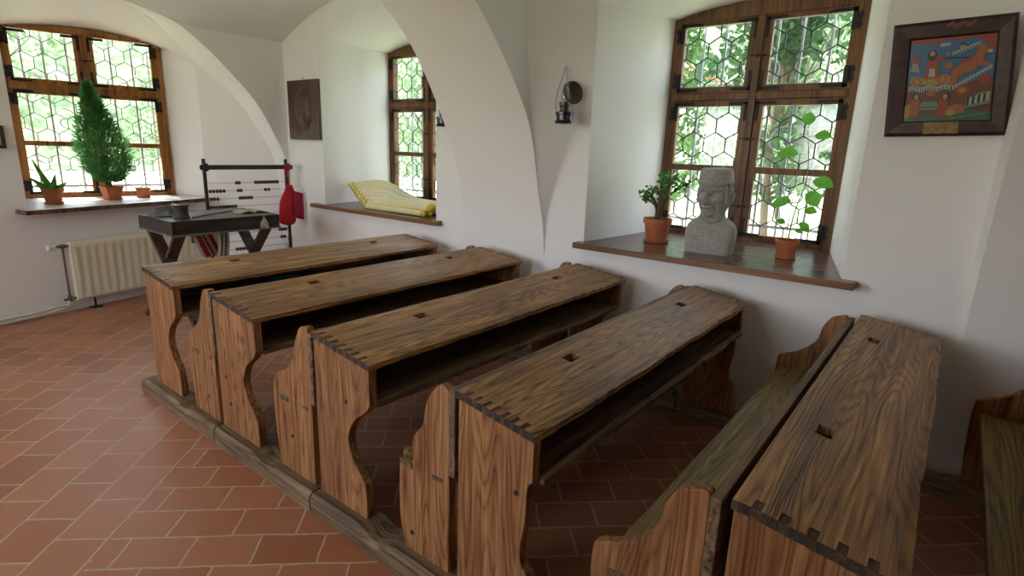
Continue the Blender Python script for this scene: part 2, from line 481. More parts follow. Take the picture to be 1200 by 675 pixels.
# south and east walls (behind the photographer), with big plain windows that let the day in
SW = [(-5.6,-3.2), (-2.3,-1.1)]
bm = nb()
xs = [-6.2] + [v for p in SW for v in p] + [3.1]
for i, (p, q) in enumerate(zip(xs, xs[1:])):
    if i % 2 == 1:
        box(bm, p, q, YS-.35, YS, 0, .9); box(bm, p, q, YS-.35, YS, 2.35, 3.0)
    else: box(bm, p, q, YS-.35, YS, 0, 3.0)
struct('wall_south', bm, PLASTER)
bm = nb()
box(bm, 3.1, 3.4, YS-.35, -1.0, 0, 3.0); box(bm, 3.1, 3.4, 1.6, YW+.3, 0, 3.0); box(bm, 3.1, 3.4, -1.0, 1.6, 0, 3.0)
struct('wall_east', bm, PLASTER)

# ------------------------------------------------------------------ leaded windows
def clip_seg(p, q, x0, x1, z0, z1):
    t0, t1 = 0.0, 1.0; dx, dz = q[0]-p[0], q[1]-p[1]
    for P, Q in ((-dx, p[0]-x0), (dx, x1-p[0]), (-dz, p[1]-z0), (dz, z1-p[1])):
        if abs(P) < 1e-9:
            if Q < 0: return None
        else:
            r = Q/P
            if P < 0: t0 = max(t0, r)
            else: t1 = min(t1, r)
    if t1-t0 < 1e-4: return None
    return (p[0]+dx*t0, p[1]+dz*t0), (p[0]+dx*t1, p[1]+dz*t1)
def leading(bm, x0, x1, z0, z1, w=.158, ph=(0, 0), th=.0075):
    s = w/math.sqrt(3); pitch = 1.5*s; segs = []
    nr = int((z1-z0)/pitch)+4; nc = int((x1-x0)/w)+4
    for r in range(-2, nr):
        for c in range(-2, nc):
            cx = x0 + ph[0] + (c + .5*(r % 2))*w; cz = z0 + ph[1] + r*pitch
            v = [(cx+s*math.sin(k*PI/3), cz+s*math.cos(k*PI/3)) for k in range(6)]
            for k in (0, 1, 2): segs.append((v[k], v[k+1]))
    for p, q in segs:
        e = clip_seg(p, q, x0, x1, z0, z1)
        if e: beam(bm, (e[0][0], 0, e[0][1]), (e[1][0], 0, e[1][1]), th, th*1.3, up=(0,1,0))
GX = [(-.535, -.075), (.075, .535)]
GZ = [(.955, 1.385), (1.43, 1.843), (1.98, 2.39)]
def window(name, loc, rz, dz_arch=0.0, seed=0, warm=None):
    wf = warm or W_FRAME
    root = bpy.data.objects.new(name, None); C.objects.link(root); root.location = loc; root.rotation_euler = (0, 0, rz); root['kind'] = 'structure'
    zs, za = 2.45+dz_arch, 2.525+dz_arch
    # fixed frame: stiles, head, foot, mullion, transom (front face at local y=-.05)
    bm = nb(); H = .625
    o = niche_outline(-H, H, .90, zs, za); i_ = niche_outline(-.565, .565, .93, 2.42+dz_arch*.4, 2.425+dz_arch*.4)
    for yy, fl in ((-.05, 0), (.05, 1)):
        A = [bm.verts.new((x, yy, z)) for x, z in o]; B = [bm.verts.new((x, yy, z)) for x, z in i_]
        for k in range(len(o)):
            k2 = (k+1) % len(o); bm.faces.new([A[k], A[k2], B[k2], B[k]])
    bm.verts.ensure_lookup_table()
    n = len(o)
    for off in (0, n):
        for k in range(n):
            k2 = (k+1) % n
            bm.faces.new([bm.verts[off+k], bm.verts[off+k2], bm.verts[2*n+off+k2], bm.verts[2*n+off+k]])
    link('frame', bm, wf, root, bevel=.004)
    bm = nb(); box(bm, -.022, .022, -.062, .045, .93, 2.43+dz_arch*.4); link('mullion', bm, wf, root, bevel=.004)
    bm = nb(); box(bm, -.58, -.022, -.058, .045, 1.885, 1.935); box(bm, .022, .58, -.058, .045, 1.885, 1.935); link('transom', bm, wf, root, bevel=.005)
    rr = random.Random(seed)
    for (gx0, gx1) in GX:
        side = -1 if gx0 < 0 else 1
        hx = -.566 if side < 0 else .566; cx = side*.024
        xa, xb = min(hx, cx), max(hx, cx)
        for part, fields, z0, z1 in (('casement', GZ[:2], .93, 1.885), ('casement', GZ[2:], 1.935, 2.425+dz_arch*.4)):
            bm = nb()
            box(bm, xa, gx0, -.045, 0, z0, z1); box(bm, gx1, xb, -.045, 0, z0, z1)
            box(bm, gx0, gx1, -.045, 0, z0, fields[0][0]); box(bm, gx0, gx1, -.045, 0, fields[-1][1], z1)
            if len(fields) == 2: box(bm, gx0, gx1, -.045, 0, fields[0][1], fields[1][0])
            cs = link(part, bm, wf, root, bevel=.003)
            for f in fields:
                bm = nb(); box(bm, gx0-.004, gx1+.004, -.0235, -.0205, f[0]-.004, f[1]+.004); gp = link('glass_pane', bm, GLASS, cs)
                bm = nb(); leading(bm, gx0, gx1, f[0], f[1], th=(.0075 if name == 'window_3' else .0058), ph=(rr.uniform(0,.158), rr.uniform(-.03,.03)))
                lo = link('lead_lattice', bm, LEAD, cs); lo.location = (0, -.022, 0)
            # iron corner straps and hinge
            bm = nb()
            yy0, yy1 = -.049, -.045
            for zc, sg in ((z0+.012, 1), (z1-.012, -1)):
                za_, zb_ = sorted((zc, zc+sg*.13)); 
                x_o = hx - side*.008
                xo, xi = sorted((x_o, x_o-side*.026)); box(bm, xo, xi, yy0, yy1, za_, zb_)
                xo, xi = sorted((x_o, x_o-side*.14)); z_a, z_b = sorted((zc, zc+sg*.022)); box(bm, xo, xi, yy0, yy1, z_a, z_b)
                xc = cx+side*.006
                xo, xi = sorted((xc, xc+side*.02)); box(bm, xo, xi, yy0, yy1, za_, zb_)
                xo, xi = sorted((xc, xc+side*.13)); box(bm, xo, xi, yy0, yy1, z_a, z_b)
                # curled tips
                for k in range(3):
                    obox(bm, (x_o-side*(.14+.006*k), -.047, zc+sg*(.009+.006*k)), (.006,0,0), (0,.002,0), (0,0,.004))
            link('corner_strap', bm, IRON, cs, bevel=0)
            for zz in (z0+.09, z1-.09):
                bm = nb()
                tube(bm, [(hx, -.052, zz-.045), (hx, -.052, zz+.045)], .008, 8)
                pts = [(hx+side*.012, zz-.06), (hx+side*.03, zz-.03), (hx+side*.018, zz), (hx+side*.03, zz+.03), (hx+side*.012, zz+.06), (hx+side*.004, zz+.03), (hx+side*.004, zz-.03)]
                prism(bm, pts, lambda u, v, a: (u, a, v), -.056, -.051)
                link('hinge', bm, IRON, cs)
        # turning latch
    for zz in (1.15, 1.62, 2.17):
        bm = nb(); lathe(bm, [(.012,-.075),(.014,-.068),(.008,-.062)], 10, (0,0,zz), axis='y')
        beam(bm, (-.05, -.068, zz), (.05, -.068, zz+.004), .010, .005, up=(0,1,0))
        lathe(bm, [(.004,-.085),(.009,-.08),(.009,-.072),(.004,-.068)], 8, (.045,0,zz), axis='y')
        link('latch', bm, IRON, root)
    return root
wn3 = window('window_3', (W3C, W3Y, 0), 0, 0, 3)
wn2 = window('window_2', (W2C, W2Y, 0), 0, 0, 5)
wn1 = window('window_1', (W1C.x, W1C.y, 0), math.atan2(W1D.y, W1D.x), -.07, 9, W_FRAME1)

def sill(parent, name, pts, top=None):
    M = parent.matrix_basis.inverted() if False else None
    bm = nb(); prism(bm, pts, lambda u, v, a: (u, v, a), .868, .905)
    for f in bm.faces:
        if abs(f.normal.z) < .5: pass
    bmesh.ops.recalc_face_normals(bm, faces=bm.faces)
    for f in bm.faces: f.material_index = 0 if f.normal.z > .5 else 1
    o = link(name, bm, [top or W_SILL, W_SILLE if top is None else W_SILL], None, bevel=.004)
    o.parent = parent
    o.matrix_parent_inverse = (Matrix.Translation(parent.location) @ Matrix.Rotation(parent.rotation_euler.z, 4, 'Z')).inverted()
    return o
sill(wn3, 'window_sill', [(-1.985,3.19),(-.335,3.19),(-.335,YW+.004),(-.405,YW+.004),(W3C+.62,W3Y-.04),(W3C-.62,W3Y-.04),(-1.95,YW+.004),(-1.985,YW+.004)])
sill(wn2, 'window_sill', [(-5.10,3.21),(-3.30,3.21),(-3.30,YW+.004),(-3.372,YW+.004),(W2C+.62,W2Y-.04),(W2C-.62,W2Y-.04),(-4.935,YW+.004),(-5.10,YW+.004)])
n1 = Vector((.9707, .2403))
a0, a1 = w1(1.08), w1(2.58); q0, q1 = w1(1.165), w1(DC0.y)
wd_n = Vector((W1D.y, -W1D.x))
e0, e1 = W1C-W1D*.62+wd_n*.04, W1C+W1D*.62+wd_n*.04
sill(wn1, 'window_sill', [tuple(a0+n1*.16), tuple(w1(2.60)+n1*.16), tuple(w1(2.70)+n1*.012), tuple(q1), tuple(e1), tuple(e0), tuple(q0), tuple(a0+n1*.004)], nmat('sun_pale_sill_top', (.55,.50,.50), (.38,.33,.33), 5, .35))  # pale top: brightness of sun on the sill put into the colour

# ------------------------------------------------------------------ school desks
X0 = [-3.57, -2.742, -1.89, -1.106, -.272, .535]
DW = [.375, .385, .34, .29, .312]
PY0, PY1 = 1.172, 3.112      # outer faces of near and far side panels
def desk_panel_profile(w, foot=.33, neck=.235, s=1.0, narrow=False):
    r = [(w, .735), (w, .575)]
    if narrow: cur = [(w, .575), (w-.018, .545), (w-.02, .44), (w-.034, .345), (w-.028, .285), (w, .25), (w+.02, .16), (w+.02, .085)]
    else: cur = [(w, .575), (w-.03, .535), (w-.10, .478), (w-.138, .39), (w-.10, .30), (w-.045, .24), (w-.032, .16), (w-.036, .085)]
    cur = smooth_pts(cur, 4)
    return [(0, .775), (w, .730)] + cur + [(0.0, .085)]
def bench_profile(kind):
    """x measured back from the bench's back edge, (x<=0)"""
    if kind == 5: c = [(0, .755), (-.012, .762), (-.045, .752), (-.075, .735), (-.10, .69), (-.115, .62), (-.15, .572), (-.20, .53), (-.27, .497), (-.284, .478), (-.288, .39), (-.283, .25), (-.27, .085)]
    elif kind == 4: c = [(0, .757), (-.03, .768), (-.062, .752), (-.105, .69), (-.125, .60), (-.168, .545), (-.176, .48), (-.18, .44), (-.232, .436), (-.243, .40), (-.245, .20), (-.215, .085)]
    else: c = [(0, .785), (-.03, .786), (-.06, .772), (-.095, .71), (-.12, .64), (-.17, .575), (-.255, .528), (-.283, .50), (-.295, .43), (-.297, .30), (-.27, .085)]
    return smooth_pts(c, 4) + [(0, .085)]

def slab_top(x0, x1, y0, y1, zt, th, holes, teeth, rr, chips=.004):
    """plank with rectangular through holes and dovetail notches at both ends; zt(x)=top height"""
    bm = nb()
    xs = sorted(set([round(x0+(x1-x0)*i/14, 4) for i in range(15)] + [round(v, 4) for h in holes for v in h[:2]] + [round(v, 4) for t in teeth for v in t]))
    ys = sorted(set([round(y0+(y1-y0)*i/90, 4) for i in range(91)] + [round(v, 4) for h in holes for v in h[2:]] + [round(y0+.036, 4), round(y1-.036, 4)]))
    sd = rr.uniform(0, 50)
    def P(x, y, top):
        z = zt(x)
        if top: z += .0022*mnoise.noise(Vector((x*9+sd, y*2.5, 0))) - (.006*max(0, 1-(x1-x)/.02))
        else: z -= th
        if x > x1-.001:   # worn front edge
            x += chips*1.3*mnoise.noise(Vector((sd, y*5, 1))) + chips*mnoise.noise(Vector((sd, y*21, 7)))
            q = mnoise.noise(Vector((sd+9, y*33, 3)))
            if q > .47: x -= .006
        if y < y0+.001: y += .003*mnoise.noise(Vector((x*40, sd, 2)))
        return (x, y, z)
    T = {}; B = {}
    def solid(i, j):
        if i < 0 or j < 0 or i >= len(xs)-1 or j >= len(ys)-1: return False
        cx, cy = (xs[i]+xs[i+1])/2, (ys[j]+ys[j+1])/2
        for h in holes:
            if h[0] < cx < h[1] and h[2] < cy < h[3]: return False
        if cy < y0+.036 or cy > y1-.036:
            for a, b in teeth:
                if a < cx < b: return False
        return True
    def gv(D, i, j, top):
        if (i, j) not in D: D[(i, j)] = bm.verts.new(P(xs[i], ys[j], top))
        return D[(i, j)]
    for i in range(len(xs)-1):
        for j in range(len(ys)-1):
            if not solid(i, j): continue
            c = [(i,j),(i+1,j),(i+1,j+1),(i,j+1)]
            bm.faces.new([gv(T, *q, True) for q in c]); bm.faces.new([gv(B, *q, False) for q in c[::-1]])
            for (di, dj), (e0, e1) in (((0,-1),(0,1)), ((1,0),(1,2)), ((0,1),(2,3)), ((-1,0),(3,0))):
                if not solid(i+di, j+dj):
                    p, q = c[e0], c[e1]
                    bm.faces.new([gv(T, *q, True), gv(T, *p, True), gv(B, *p, False), gv(B, *q, False)])
    return bm

DESK_LABEL = [
 'wooden school desk nearest the radiator, with a teal case on its shelf',
 'wooden school desk second from the radiator, its top catching a pale glint',
 'wooden school desk in the middle of the row, between the second and fourth desks',
 'wooden school desk with chipped front edge, its top pointing below the stone bust',
 'large foreground school desk with bold dovetail joints, close under the framed icon']
def make_desk(n):
    x0, w = X0[n], DW[n]; rr = random.Random(100+n)
    xn = X0[n+1] - .040                       # back edge of the bench that belongs to it
    if n == 3: xn = X0[4] - .052
    root = thing('school_desk', (x0, PY0, 0), DESK_LABEL[n], 'school desk', 'wooden school desks with attached benches in a row')
    L = PY1-PY0
    hz = .785 if n < 3 else .775
    zt = lambda x: hz - max(0, x-.02)*(.045/w) 
    hs = .115 if n < 3 else .09
    hy = [.48+rr.uniform(-.02,.02), 1.53+rr.uniform(-.03,.03)]
    holes = [(hs-.02+.0, hs+.022, y-.033, y+.033) for y in hy]
    nt = 7 if n < 4 else 5
    teeth = []
    for k in range(nt):
        c = .02+(w-.04)*(k+.5)/nt; hw = .0075 if n < 4 else .010
        teeth.append((c-hw, c+hw))
    th = .026
    bm = slab_top(-.004, w+.012, -.010, L+.010, zt, th, holes, teeth, rr, (.004, .004, .004, .008, .004)[n])
    bm.normal_update()
    for f in bm.faces:
        if abs(f.normal.y) > .8 and (f.calc_center_median().y < .03 or f.calc_center_median().y > L-.03): f.material_index = 1  # tail end grain darkened to stand for shade in the dovetail recesses
    link('desktop', bm, [W_TOP, W_DARK], root, bevel=.0018)
    # side panels
    prof_ = desk_panel_profile(w, narrow=(n == 3))
    for yy in (0, L-.036):
        bm = nb()
        pr_ = [(x, min(z, zt(x)-th-.0005)) for x, z in prof_]
        prism(bm, pr_, lambda u, v, a: (u, a, v), yy, yy+.036)
        for a, b in teeth: 
            q = [(a, zt(a)-th-.003), (b, zt(b)-th-.003), (b+.003, zt(b)-.002), (a-.003, zt(a)-.002)]
            prism(bm, q, lambda u, v, aa: (u, aa, v), (yy-.008) if yy == 0 else yy+.002, (yy+.034) if yy == 0 else yy+.044, 1)
        link('side_panel', bm, [W_SIDE, W_PIN], root, bevel=.003)
    # shelf and back board make the open box
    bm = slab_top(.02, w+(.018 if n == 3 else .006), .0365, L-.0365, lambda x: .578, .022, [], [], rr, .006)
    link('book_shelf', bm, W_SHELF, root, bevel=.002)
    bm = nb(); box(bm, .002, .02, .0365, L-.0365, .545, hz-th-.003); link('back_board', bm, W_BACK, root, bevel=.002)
    # bench: end panels, seat, backrest
    bx = xn - x0; bk = {0: 2, 1: 3, 2: 4, 3: 5, 4: 5}[n]
    bp = bench_profile(bk)
    for yy in (0, L-.034):
        bm = nb(); prism(bm, [(bx+u, v) for u, v in bp], lambda u, v, a: (u, a, v), yy, yy+.034)
        link('bench_end', bm, W_SIDE, root, bevel=.004)
    bm = slab_top(bx-.262, bx-.001, .0345, L-.0345, lambda x: .442+.0*x, .028, [], [], rr, .004)
    # front edge worn on the pupil side is at low x here: mirror
    link('bench_seat', bm, W_SEAT, root, bevel=.004)
    bm = nb(); box(bm, bx+.0005, bx+.026, -.002, L+.002, .46, .768 if n < 3 else .755)
    link('backrest', bm, W_BACK, root, bevel=.003)
    # through tenons of the seat, pegs
    bm = nb(); tx = bx-.20
    box(bm, tx-.035, tx+.025, -.0035, .002, .415, .437); link('tenon', bm, W_BACK, root)
    if n in (1, 2, 3, 0):
        bm = nb(); box(bm, bx-.075, bx-.03, -.003, .002, .42, .436); link('tenon', bm, W_BACK, root)
    pegs = {0: [(bx-.10, .20)], 1: [(.075, .37), (.10, .235), (bx-.16, .26)], 2: [(bx-.18, .16), (.2, .55)], 3: [(.235, .52)], 4: []}[n]
    for (px_, pz) in pegs:
        if px_ > w and n < 0: continue
        bm = nb(); lathe(bm, [(.009, -.0025), (.009, .002)], 10, (px_, 0, pz), axis='y'); link('peg', bm, W_DARK, root)
    # floor rails at both ends, worn between the feet
    xa = (-.12 if n == 0 else -.006); xb = X0[n+1]-x0-.010
    for yy in (-.052, L-.06):
        bm = nb(); rows = []
        N = 36; sd = rr.uniform(0, 99)
        for k in range(N+1):
            x = xa+.002+(xb-xa-.004)*k/N
            t = (x-(w-.02))/(max(.05, (bx-.27)-(w-.02)))
            dip = .026*math.exp(-((t-.5)/.42)**2)
            z = .088 - dip + .003*mnoise.noise(Vector((x*12, sd, 0)))
            if n == 0 and x < -.05: z -= .012*(-.05-x)/.07
            y0_, y1_ = yy+.003*mnoise.noise(Vector((x*6, sd, 4))), yy+.13
            rows.append([(x, y0_, 0), (x, y0_-.001, z-.018), (x, y0_+.016, z), (x, y1_-.01, z), (x, y1_, z-.012), (x, y1_, 0), (x, y0_, 0)])
        V = [[bm.verts.new(p) for p in r[:-1]] for r in rows]
        for A, B in zip(V, V[1:]):
            for i in range(6): bm.faces.new([A[i], A[(i+1) % 6], B[(i+1) % 6], B[i]])
        bm.faces.new(V[0]); bm.faces.new(V[-1][::-1])
        link('floor_rail', bm, W_KERB, root, smooth='auto')
    return root
for n in range(5): make_desk(n)

# teal case in the first desk
t = thing('pencil_case', (-3.488, 1.975, .580), 'teal pencil case lying in the shelf of the furthest desk', 'pencil case')
TEAL = mat('teal_plastic', (.0,.16,.17), .35)
bm = nb(); prism(bm, [(-.05,0),(.05,0),(.055,.012),(.045,.03),(-.045,.03),(-.055,.012)], lambda u, v, a: (u, a, v), -.12, .12); link('case_body', bm, TEAL, t, bevel=.004)
bm = nb(); box(bm, -.02, .02, -.10, .10, .030, .036); link('case_lid', bm, mat('pale_teal', (.05,.33,.33), .3), t, bevel=.002)

# ------------------------------------------------------------------ radiator and pipes on the west wall
def on_w1(y, off): p = w1(y) + n1*off; return p
t = thing('radiator', (*w1(1.37), 0), 'cream steel panel radiator on the left wall under the corner window', 'radiator', rz=math.atan2(D1.y, D1.x))
# local x along the wall, local -y into the room
L = 1.30
bm = nb(); rows = []
nx = 130
def rib(x):
    u = (x % .0725)/.0725; return .012*max(0, min(1, (abs(u-.5)*2-.35)/.25))
for (z, edge) in ((.100, 1), (.104, 0), (.125, 0), (.15, 2), (.54, 2), (.565, 0), (.606, 0), (.612, 1)):
    r = []
    for i in range(nx+1):
        x = L*i/nx; y = -.100
        if edge == 1: y = -.092
        if edge == 2: y = -.100 + rib(x)*.6
        r.append((x, y, z))
    rows.append(r)
grid(bm, rows)
link('front_panel', bm, CREAM, t, smooth=True)
bm = nb(); box(bm, 0, L, -.092, -.035, .600, .611); box(bm, 0, .006, -.095, -.035, .10, .61); box(bm, L-.006, L, -.095, -.035, .10, .61); box(bm, 0, L, -.045, -.035, .10, .61)
link('casing', bm, CREAM, t, bevel=.002)
bm = nb(); tube(bm, [(.15,-.06,0),(.15,-.06,.10)], .009, 8); box(bm, .11, .19, -.10, -.02, 0, .008); link('foot_bracket', bm, IRON, t)
bm = nb(); lathe(bm, [(.020,-.155),(.024,-.15),(.024,-.10),(.016,-.095)], 14, (0,-.065,.577), axis='x'); link('thermostat_knob', bm, mat('white_knob', (.75,.75,.72), .4), t)
bm = nb(); tube(bm, [(-.095,-.065,.577),(0,-.065,.577)], .011, 8); lathe(bm, [(.017,-.02),(.017,.02)], 8, (-.045,-.065,.577), axis='x'); tube(bm, [(-.045,-.065,.57),(-.045,-.065,.12)], .009, 8)
lathe(bm, [(.018,-.025),(.018,.025)], 8, (-.045,-.065,.125), axis='z'); tube(bm, [(-.09,-.065,.12),(.0,-.065,.12)], .011, 8)
link('valve', bm, BRASS, t, smooth='auto')
for k, (dx, dz) in enumerate(((-.06, .0), (-.03, .0))):
    bm = nb(); pts = [(dx,-.065,.11),(dx-.01,-.065,.07),(dx-.08,-.06,.045+.03*(1-k)),(dx-.25,-.05,.028+.03*(1-k)),(-.8,-.045,.026+.03*(1-k)),(-2.2,-.045,.026+.03*(1-k))]
    tube(bm, smooth_pts(pts, 5), .011, 8); link('pipe', bm, PIPE, t, smooth='auto')

# ------------------------------------------------------------------ black trestle table
t = thing('trestle_table', (-4.79, 2.10, 0), 'small black tray-topped table on crossed legs in front of the radiator', 'table')
def tx(x): return x+4.79
def ty(y): return y-2.10
bm = nb()
x0, x1, y0, y1 = -.31, .32, -.42, .42
box(bm, x0, x1, y0, y1, .80, .815)
box(bm, x0, x1, y0, y0+.03, .815, .90); box(bm, x0, x1, y1-.03, y1, .815, .90); box(bm, x0, x0+.03, y0+.03, y1-.03, .815, .90); box(bm, x1-.03, x1, y0+.03, y1-.03, .815, .90)
link('tray', bm, W_TABLE, t, bevel=.003)
bm = nb(); box(bm, x0-.004, x1+.004, y0-.008, y1+.008, .787, .80); box(bm, x0+.031, x1-.031, y0+.031, y1-.031, .880, .8985); link('tray_board', bm, wood('grey_worn_board', (.05,.045,.05), (.13,.12,.13), (.28,.27,.28), 'y', .35, 6, .3, .4), t, bevel=.002)
for yy in (-.36, .33):
    for (xa, xb, d) in ((-.22, .60, 0), (.22, -.56, .031)):
        bm = nb(); beam(bm, (xa, yy+d, .795), (xb, yy+d, .0), .028, .085, up=(0,1,0))
        bmesh.ops.bisect_plane(bm, geom=bm.verts[:]+bm.edges[:]+bm.faces[:], plane_co=(0,0,.787), plane_no=(0,0,1), clear_outer=True)
        bmesh.ops.bisect_plane(bm, geom=bm.verts[:]+bm.edges[:]+bm.faces[:], plane_co=(0,0,.001), plane_no=(0,0,-1), clear_outer=True)
        bmesh.ops.holes_fill(bm, edges=bm.edges[:])
        link('leg', bm, W_LEG, t, bevel=.003)
bm = nb(); beam(bm, (.44,-.40,.16), (.44,.40,.16), .045, .03); link('stretcher', bm, W_LEG, t, bevel=.003)
bm = nb(); tube(bm, [(.305,-.28,.80),(.315,-.28,.73)], .012, 8); link('peg', bm, W_LEG, t)
# things on the table
zt_ = .8990
t = thing('ink_pot', (-4.62, 1.815, .9), 'dark round pot standing on the near end of the black table', 'pot')
POT = nmat('dark_pot', (.02,.018,.018), (.06,.052,.045), 20, .5, .2)
t.location.z = zt_
bm = nb(); lathe(bm, [(.045,0),(.056,.002),(.058,.02),(.050,.028),(.048,.085),(.052,.093),(.058,.10),(.058,.118),(.05,.120),(.046,.112),(.0405,.03),(.02,.028)], 26); link('pot_body', bm, POT, t, smooth='auto')
bm = nb(); lathe(bm, [(.0592,.105),(.0605,.108),(.0605,.114),(.0592,.117)], 26, cap=False); link('rim_band', bm, mat('tin', (.3,.29,.27), .4, .6), t, smooth=True)
CLOTH = nmat('grey_cloth', (.07,.075,.08), (.20,.21,.22), 30, .85, .3)
bm = nb(); rows = []
for i in range(25):
    r = []
    for j in range(19):
        u, v = i/24-.5, j/18-.5
        x = u*.24*(1+.25*math.sin(9*v)); y = v*.21*(1+.2*math.sin(7*u+1))
        e = max(0, 1-(4*u*u+4*v*v)*.95)
        z = .006 + e*(.045 + .034*math.sin(13*u+5*v) + .02*mnoise.noise(Vector((u*9, v*9, 3)))) 
        r.append((x, y, max(.003, z)))
    rows.append(r)
grid(bm, rows); o = link('cloth', bm, CLOTH, None, smooth=True, loc=(-4.92, 1.79, .9010)); m = o.modifiers.new('s', 'SOLIDIFY'); m.thickness = .004
o.name = 'crumpled_cloth'; tag(o, 'crumpled grey cloth heaped on the left corner of the black table', 'cloth')
PAPER = nmat('old_paper', (.34,.31,.26), (.48,.45,.39), 12, .8)
bm = nb(); beam(bm, (-4.60,1.885,zt_+.0075), (-4.72,2.25,zt_+.026), .018, .012); o = link('pointer_stick', bm, wood('stick_wood', (.06,.03,.02), (.16,.09,.06), (.25,.15,.1), 'y', .5), None, bevel=.002); tag(o, 'thin brown wooden pointer stick lying across the black table', 'stick')
t = thing('open_book', (-4.74, 2.40, zt_), 'flat open paper book on the far end of the black table', 'book')
bm = nb(); rows = []
for i in range(13):
    u = i/12-.5; rows.append([(v, u*.26, .006+.022*math.cos(u*PI)*abs(math.sin(u*PI*2))**.6+.0) for v in (-.09,-.03,.03,.09)])
grid(bm, rows); o = link('pages', bm, PAPER, t, smooth=True); m = o.modifiers.new('s', 'SOLIDIFY'); m.thickness = .006
bm = nb(); box(bm, -.095, .095, -.135, .135, 0, .003); link('cover', bm, mat('brown_cover', (.12,.08,.06), .6), t)
# cream pouch hanging at table front
t = thing('cloth_pouch', (-4.452, 2.375, .845), 'small cream cloth pouch hanging on the front of the black table', 'pouch')
bm = nb(); lathe(bm, [(.004,.05),(.008,.045),(.007,.035),(.020,.02),(.034,-.01),(.038,-.04),(.024,-.052),(.004,-.054)], 14); 
for v in bm.verts: v.co.x *= .42
link('bag', bm, nmat('cream_linen', (.25,.25,.18), (.42,.41,.32), 25, .9, .3), t, smooth=True)
bm = nb(); tube(bm, [(0,0,.045),(-.004,0,.075)], .002, 6); link('cord', bm, STRING, t)
# striped woven bag hanging behind the table
RED = mat('red_wool', (.42,.015,.02), .8); WHT = mat('cream_wool', (.52,.48,.40), .85)
t = thing('woven_bag', (-5.00, 2.14, .56), 'red and cream striped woven bag hanging under the far side of the black table', 'bag')
bm = nb()
cols = [1,0,0,1,0,1,0,0,1,1]
for k in range(10):
    u0, u1 = k/10, (k+1)/10
    f = lambda u, z: (.02*math.sin(6*u+4*z) - .015, -.13 + u*.22 + (.24-z)*.38 , z-.05)
    rows = [[f(u0, z), f(u1, z)] for z in [i*.24/6 for i in range(7)]]
    grid(bm, rows, mi=cols[k])
o = link('striped_cloth', bm, [RED, WHT], t); m = o.modifiers.new('s', 'SOLIDIFY'); m.thickness = .012
bm = nb(); rows = []
for i in range(17):
    u = i/16; rows.append([(.03+.018*math.sin(u*18), .07+.10*u+.02*math.sin(9*z), -.06+z) for z in [j*.03 for j in range(9)]])
grid(bm, rows); o = link('cream_fringe', bm, WHT, t, smooth=True); m = o.modifiers.new('s', 'SOLIDIFY'); m.thickness = .006
bm = nb(); tube(bm, [(0,-.02,.18),(.02,0,.22),(.0,.05,.24)], .006, 6); link('strap', bm, WHT, t)

# ------------------------------------------------------------------ abacus frame
AX = -5.36; AY0, AY1 = 2.335, 3.125
t = thing('abacus', (AX, (AY0+AY1)/2, 0), 'tall black abacus frame with dark beads standing in the far corner', 'abacus')
BLK = mat('black_paint', (.012,.012,.013), .45); BEAD = mat('bead_brown', (.045,.022,.014), .35); WIRE = mat('wire', (.25,.25,.25), .4, .8)
h = (AY1-AY0)/2
for s in (-1, 1):
    bm = nb(); box(bm, -.014, .014, s*h-.012, s*h+.012, .0, 1.325); link('post', bm, BLK, t, bevel=.002)
    bm = nb(); box(bm, -.14, .14, s*h-.022, s*h+.022, 0, .045); link('foot', bm, BLK, t, bevel=.004)
bm = nb(); box(bm, .0145, .034, -h-.045, h+.055, 1.228, 1.270); link('top_bar', bm, BLK, t, bevel=.002)
bm = nb(); box(bm, .0145, .034, -h-.045, h+.045, .395, .43); link('bottom_bar', bm, BLK, t, bevel=.002)
for s in (-1, 1):
    bm = nb(); box(bm, .0, .045, s*h-.02, s*h+.02, 1.215, 1.285); link('clamp', bm, BLK, t, bevel=.003)
import itertools
ROWS = [1.105, 1.033, .962, .887, .80, .705, .629, .553, .478]
PATT = [[.36,.395]+[.60+.036*k for k in range(9)], [.045+.04*k for k in range(5)]+[.375,.41]+[.72,.765], [.045,.085,.125]+[.39+.036*k for k in range(5)], [.04+.036*k for k in range(9)],
        [.5+.036*k for k in range(6)], [.62,.66,.92,.96], [.88,.92,.96], [.60,.90,.94], [.3,.34,.38,.42]]
bead0 = None
for z, pt in zip(ROWS, PATT):
    bm = nb(); tube(bm, [(0,-h+.014,z),(0,h-.014,z)], .0022, 6); wr = link('wire_rod', bm, WIRE, t)
    for p in pt:
        y = -h + p*2*h*.985
        if y > h-.03: y = h-.03
        if bead0 is None:
            bm = nb(); lathe(bm, [(.004,-.0135),(.0145,-.009),(.0178,0),(.0145,.009),(.004,.0135)], 12, axis='y'); b = bead0 = link('bead', bm, BEAD, wr, smooth=True)
        else: b = bead0.copy(); C.objects.link(b); b.parent = wr
        b.location = (0, y, z)
